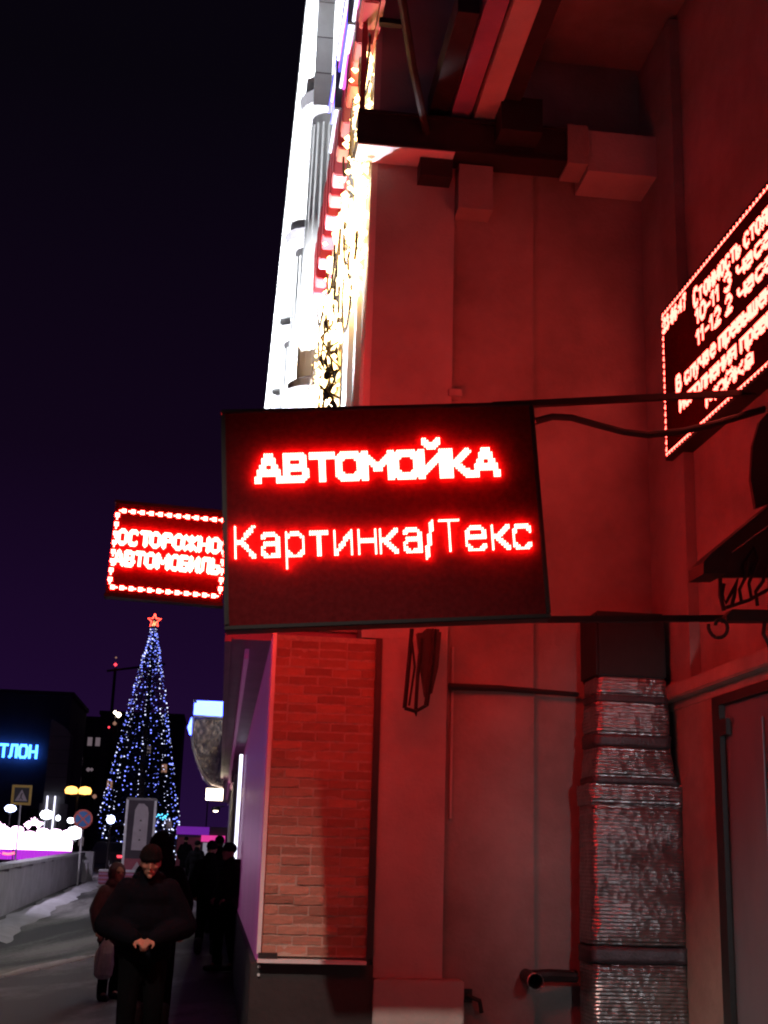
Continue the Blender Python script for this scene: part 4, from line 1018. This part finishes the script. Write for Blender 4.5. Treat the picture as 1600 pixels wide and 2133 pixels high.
# ---------------------------------------------------------------- parked car in the distance
cq = thing('parked_car', 'dark parked car with red tail lights beyond the planter', 'car', (P(238, 1790, Y=70).x, 70, gz(70)), .5)
body = [(-2.0, .25), (-2.05, .55), (-1.9, .8), (-1.3, .86), (-.8, 1.32), (.5, 1.36), (1.15, .9), (1.9, .8), (2.05, .5), (2.0, .25)]
MB().prism([(y_, z_) for y_, z_ in body], 0, -.85, .85).build('body', 'car_paint', cq, bevel=.05)
MB().prism([(-.95, .92), (-.72, 1.26), (.44, 1.29), (.95, .92)], 0, -.865, .865).build('side_glass', 'glass_dark', cq)
MB().add([(-.7, -1.28, .92), (.7, -1.28, .92), (.62, -.86, 1.28), (-.62, -.86, 1.28)], [(0, 1, 2, 3)]).build('rear_glass', 'glass_dark', cq)
for s_ in (-1, 1):
    MB().box(s_*.62-.14, s_*.62+.14, -2.06, -1.98, .58, .7).build('tail_light', 'tail', cq)
    for y_ in (-1.25, 1.25):
        w = MB().tube([(s_*.70, y_, .31), (s_*.90, y_, .31)], .31, 18).build('wheel', 'rubber', cq); MB().tube([(s_*.89, y_, .31), (s_*.915, y_, .31)], .18, 12).build('rim', 'steel_white', w)

# ---------------------------------------------------------------- unseen lamp added across the road to brighten the parapet and road signs
s4 = thing('street_lamp', 'added unseen lamp behind the parapet just outside the left edge', 'lamp', (-9.2, 38, 0))
MB().tube([(0, 0, 0), (0, 0, 7), (.5, 0, 8.2), (1.6, 0, 8.5)], [.1, .08, .05, .04], 10).build('post', 'dark_metal', s4)
MB().box(1.4, 2.1, -.14, .14, 8.42, 8.56).build('head', 'dark_metal', s4, bevel=.03); MB().box(1.5, 2.0, -.1, .1, 8.40, 8.418).build('lens', 'lamp_white', s4)
lamp('SPOT', 'street_lamp_light', (-7.4, 38, 8.3), 1700, (.9, .78, 1), s4, (-6.0, 42, 0), .1, 130, .3)

# ---------------------------------------------------------------- street lamp behind the camera (its light falls on the bricks and casts the sign's shadow)
sl_ = thing('street_lamp', 'tall street lamp on the road edge beside the viewer, out of frame', 'lamp', (-6.2, .8, -.1))
MB().tube([(0, 0, 0), (0, 0, 6), (.1, 0, 10.4), (1.0, 0, 11.2), (2.6, 0, 11.35)], [.11, .09, .07, .05, .04], 10).build('post', 'dark_metal', sl_)
MB().box(2.5, 3.3, -.14, .14, 11.28, 11.42).build('head', 'dark_metal', sl_, bevel=.03); MB().box(2.6, 3.2, -.1, .1, 11.26, 11.278).build('lens', 'lamp_warm', sl_)
lamp('SPOT', 'street_lamp_light', (-3.2, .8, 11.05), 4300, (1, .82, .70), sl_, (-3.1, 1.0, 0), .1, 100, .2)

# ---------------------------------------------------------------- people
class Cap(MB):
    def ell(s, c, r, n=12, m=8, rx=0., rz=0.):
        Rm = Matrix.Rotation(rz, 3, 'Z') @ Matrix.Rotation(rx, 3, 'X'); vs = []; fs = []
        for i in range(1, m):
            t = PI*i/m
            for k in range(n):
                a = 2*PI*k/n; vs.append(Vector(c)+Rm @ Vector((r[0]*math.sin(t)*math.cos(a), r[1]*math.sin(t)*math.sin(a), r[2]*math.cos(t))))
        vs += [Vector(c)+Rm @ Vector((0, 0, r[2])), Vector(c)-Rm @ Vector((0, 0, r[2]))]; L_ = len(vs)
        for i in range(m-2):
            for k in range(n): fs.append((i*n+k, (i+1)*n+k, (i+1)*n+(k+1) % n, i*n+(k+1) % n))
        for k in range(n): fs += [(L_-2, k, (k+1) % n), (L_-1, (m-2)*n+(k+1) % n, (m-2)*n+k)]
        return s.add(vs, fs)
    def cap(s, pts, rr, n=10):
        for i in range(len(pts)-1):
            a, b = Vector(pts[i]), Vector(pts[i+1]); k = 4
            s.tube([a+(b-a)*t/k for t in range(k+1)], [rr[i]+(rr[i+1]-rr[i])*t/k for t in range(k+1)], n)
        for p, r in zip(pts, rr): s.ell(p, (r, r, r), 10, 6)
        return s
def fuse(mb, name, m, parent, voxel, smooth_it=3):
    """union of overlapping limbs into one continuous skin"""
    me = bpy.data.meshes.new(name); me.from_pydata(mb.v, [], mb.f)
    bz = bmesh.new(); bz.from_mesh(me); bmesh.ops.recalc_face_normals(bz, faces=bz.faces); bz.to_mesh(me); bz.free()
    o = link(name, me)
    r = o.modifiers.new('r', 'REMESH'); r.mode = 'VOXEL'; r.voxel_size = voxel
    sm = o.modifiers.new('s', 'SMOOTH'); sm.iterations = smooth_it; sm.factor = .5
    dg = bpy.context.evaluated_depsgraph_get(); nm = bpy.data.meshes.new_from_object(o.evaluated_get(dg))
    o.modifiers.clear(); o.data = nm; bpy.data.meshes.remove(me); nm.name = name
    for p in nm.polygons: p.use_smooth = True
    nm.materials.clear(); nm.materials.append(M[m]); o.parent = parent; return o
def hand(cp, wrist, dirv, up, side, r=1.):
    """palm, four curled fingers of unequal length and a thumb off the side of the palm"""
    d1 = Vector(dirv).normalized(); u = Vector(up).normalized(); sd_ = d1.cross(u).normalized()*side; w = Vector(wrist)
    pc = w+d1*.055*r
    for t in (-.026, -.009, .009, .026): cp.cap([w+d1*.012*r+sd_*t*.7*r, w+d1*.088*r+sd_*t*r], [.017*r, .0135*r], 7)
    for t, L_ in zip((-.028, -.0095, .0095, .028), (.072, .086, .08, .06)):
        b0 = w+d1*.09*r+sd_*t*r; b1 = b0+(d1*.75-u*.55)*L_*.5*r; b2 = b1+(d1*.1-u*.95)*L_*.42*r
        cp.cap([b0, b1, b2], [.0095*r, .0088*r, .0075*r], 6)
    t0 = w+d1*.03*r+sd_*.03*r; t1 = t0+(d1*.6+sd_*.75)*.036*r; t2 = t1+(d1*.8-u*.5+sd_*.1)*.034*r
    cp.cap([t0, t1, t2], [.014*r, .0115*r, .009*r], 6)
def person(label, x, y, rz, H, arms, coat, hat='beanie', hood=False, long=0., stride=0., vox=.014, bend=0., nod=.0, trousers='trousers', puff=1.):
    o = thing('person', label, 'person', (x, y, gz(y)), rz); o.scale = (H/1.76,)*3
    hy = -.03-bend
    # skeleton
    sh = [(-.168, -bend*.7, 1.41), (.168, -bend*.7, 1.41)]
    hips = [(-.095, 0, .92), (.095, 0, .92)]
    kn = [(-.105, -.03-stride*.5, .50), (.105, -.03+stride*.5, .50)]; an_ = [(-.11, .01-stride, .09), (.11, .01+stride, .09+abs(stride)*.15)]
    b = Cap()
    b.ell((0, 0, 1.0), (.15, .10, .14)); b.ell((0, -bend*.4, 1.22), (.145, .095, .2)); b.ell((0, -bend*.7, 1.38), (.17, .10, .11))
    b.cap([(0, -bend*.8, 1.42), (0, hy+.01, 1.56)], [.062, .055])
    hc = Vector((0, hy-nod*.3, 1.645-nod*.06))
    Rn = Matrix.Rotation(nod, 3, 'X')
    def hp(p): return hc+Rn @ Vector(p)
    b.ell(hc, (.074, .093, .108), 16, 12, nod); b.ell(hp((0, -.03, -.062)), (.052, .058, .052), 12, 8, nod)
    b.cap([hp((0, -.088, .012)), hp((0, -.108, -.022))], [.009, .014], 8); b.ell(hp((0, -.09, -.058)), (.024, .010, .007)); b.ell(hp((0, -.083, -.098)), (.022, .018, .016))
    for s_ in (-1, 1):
        b.ell(hp((s_*.077, .01, -.01)), (.010, .022, .032)); b.ell(hp((s_*.034, -.078, .034)), (.026, .016, .008)); b.ell(hp((s_*.042, -.062, -.022)), (.024, .022, .02))
    for i, s_ in enumerate((-1, 1)):
        el, wr_ = arms[i]
        b.cap([sh[i], el, wr_], [.052, .043, .030])
        dv = Vector(wr_)-Vector(el); dv.normalize()
        hand(b, wr_, (dv.x*.6-s_*.25, dv.y*.6-.35, dv.z*.5-.15), (0, -.5, .8), -s_)
        b.cap([hips[i], kn[i], an_[i]], [.085, .058, .042]); b.cap([an_[i], (an_[i][0]*1.05, an_[i][1]-.15, an_[i][2]-.05)], [.042, .032])
    body = fuse(b, 'body', 'skin', o, vox if vox > .012 else .0075, 2)
    for s_ in (-1, 1):
        MB().lathe([(.001, -.010), (.008, -.007), (.011, 0), (.008, .007), (.001, .010)], hp((s_*.032, -.080, .016)), 10).build('eye', 'black', body, smooth=True)
    # jacket
    j = Cap(); low = .86-long
    j.ell((0, -bend*.7, 1.35), (.205*puff, .15*puff, .14)); j.ell((0, -bend*.35, 1.2), (.225*puff, .165*puff, .2)); j.ell((0, 0, 1.02), (.215*puff, .16*puff, .17))
    zz = .98
    while zz > low: j.ell((0, .01, zz), (.21*puff+.02*(1-zz), .155*puff, .09)); zz -= .07
    j.cap([(0, -bend*.8, 1.45), (0, -bend*.9, 1.53)], [.105, .085])
    for i in range(2):
        el, wr_ = arms[i]; m1 = (Vector(sh[i])+Vector(el))/2; m2 = (Vector(el)+Vector(wr_))/2
        j.cap([sh[i], m1, el, m2, Vector(el).lerp(Vector(wr_), .93)], [.088*puff, .095*puff, .095*puff, .080*puff, .06*puff])
    fuse(j, 'jacket', coat, o, max(vox, .014), 3)
    t = Cap()
    t.ell((0, .01, .93), (.165, .125, .13))
    for i in range(2): t.cap([hips[i], kn[i], (an_[i][0], an_[i][1], an_[i][2]+.02)], [.108, .082, .066])
    fuse(t, 'trousers', trousers, o, max(vox, .014), 3)
    for i in range(2):
        f = Cap(); a_ = Vector(an_[i]); f.cap([a_+Vector((0, .02, .1)), a_+Vector((0, .02, -.04))], [.07, .062]); f.cap([a_+Vector((0, .02, -.04)), a_+Vector((0, -.17, -.05))], [.055, .042])
        fuse(f, 'boot', 'black', o, .014, 2)
    if hat:
        h = Cap(); h.ell(hp((0, .012, .055)), (.092, .112, .092), 16, 10, nod)
        h.ell(hp((0, .004, .042)), (.099, .118, .040), 16, 8, nod)
        if hat == 'cap': h.ell(hp((0, -.12, .05)), (.07, .07, .012), 12, 6, nod+.2)
        if hat == 'pom': h.ell(hp((0, .02, .17)), (.05, .05, .05))
        fuse(h, 'hat', 'hat' if hat != 'red' else coat, o, .012, 2)
    if hood:
        d_ = Cap(); d_.ell(hp((0, .05, .01)), (.125, .115, .15), 16, 10, nod); d_.ell((0, .02-bend*.8, 1.5), (.15, .13, .1))
        fuse(d_, 'hood', coat, o, .014, 2)
    elif long == 0:
        d_ = Cap(); d_.cap([(-.1, .02, 1.50), (-.07, .10, 1.5), (.07, .10, 1.5), (.1, .02, 1.50)], [.045, .06, .06, .045]); fuse(d_, 'collar', coat, o, .014, 2)
    return o
def gx(u, y, v=1790): return P(u, v, Y=y).x
DOWN = [((-.27, .02, 1.14), (-.25, -.08, .90)), ((.27, .02, 1.14), (.25, -.08, .90))]
POCK = [((-.30, .06, 1.15), (-.18, -.12, 1.0)), ((.30, .06, 1.15), (.18, -.12, 1.0))]
FRONT = [((-.315, -.02, 1.13), (-.07, -.27, 1.03)), ((.315, -.02, 1.13), (.06, -.27, 1.03))]
fm = person('nearest man in dark jacket and beanie, bare hands together at his waist', gx(314, 10.9), 10.9, .06, 1.71, FRONT, 'coat_navy', 'beanie', False, 0, .03, .010, .03, .26, puff=1.12)
person('hooded person in black coat right behind the nearest man', gx(336, 13.6), 13.6, 3.0, 1.84, DOWN, 'coat_black', None, True, .2, .05, puff=.84)
wm = person('small woman in dull red hooded coat behind the nearest man, left', gx(247, 16.2), 16.2, .5, 1.52, [((-.27, .0, 1.16), (-.27, -.10, .90)), ((.27, .03, 1.14), (.12, -.2, 1.12))], 'coat_red', None, True, .1, .06)
person('far walker in black coat left of the dark group by the shop', gx(409, 38), 38, 2.6, 1.66, DOWN, 'coat_black', 'beanie', False, .22, .12, .02)
person('tall person in long black coat in the group beside the shop wall', gx(440, 22.5), 22.5, 3.0, 1.80, DOWN, 'coat_black', 'beanie', False, .3, .10, .02, puff=.92)
person('person in dark knit hat, head highest in the group by the shop', gx(455, 27), 27, 2.9, 1.86, POCK, 'coat_brown', 'beanie', False, .15, .08, .02)
person('person in cap and dark jacket closest to the violet panels, facing left', gx(480, 20), 20, -1.1, 1.80, POCK, 'coat_brown', 'cap', False, 0., .08, .02)
person('walker in long coat far off near the pink kiosk', gx(385, 52), 52, 2.9, 1.66, DOWN, 'coat_black', 'beanie', False, .3, .1, .025)
# white carrier bag held by the woman
bgp = thing('carrier_bag', 'crumpled white carrier bag hanging at the small woman\'s side', 'bag', (gx(236, 16.0)+.0, 16.0, .25))
bgp.scale = (.8, .8, .8)
mb = MB(); random.seed(8); vs = []; n = 14
for i, (w, d_, z_) in enumerate([(.10, .04, 0), (.13, .07, .05), (.14, .08, .2), (.13, .07, .36), (.10, .05, .46), (.05, .03, .52)]):
    for k in range(n):
        a = 2*PI*k/n; j_ = random.uniform(.82, 1.12); vs.append((w*math.cos(a)*j_, d_*math.sin(a)*j_, z_+random.uniform(-.012, .012)))
fs = [(i*n+k, i*n+(k+1) % n, (i+1)*n+(k+1) % n, (i+1)*n+k) for i in range(5) for k in range(n)]+[tuple(range(n-1, -1, -1)), tuple(5*n+k for k in range(n))]
mb.add(vs, fs).build('bag_body', 'bag', bgp)
for s_ in (-1, 1): MB().tube([(s_*.03, -.01*s_, .51), (s_*.035, 0, .58), (0, .0, .63)], .007, 5).build('handle', 'bag', bgp)
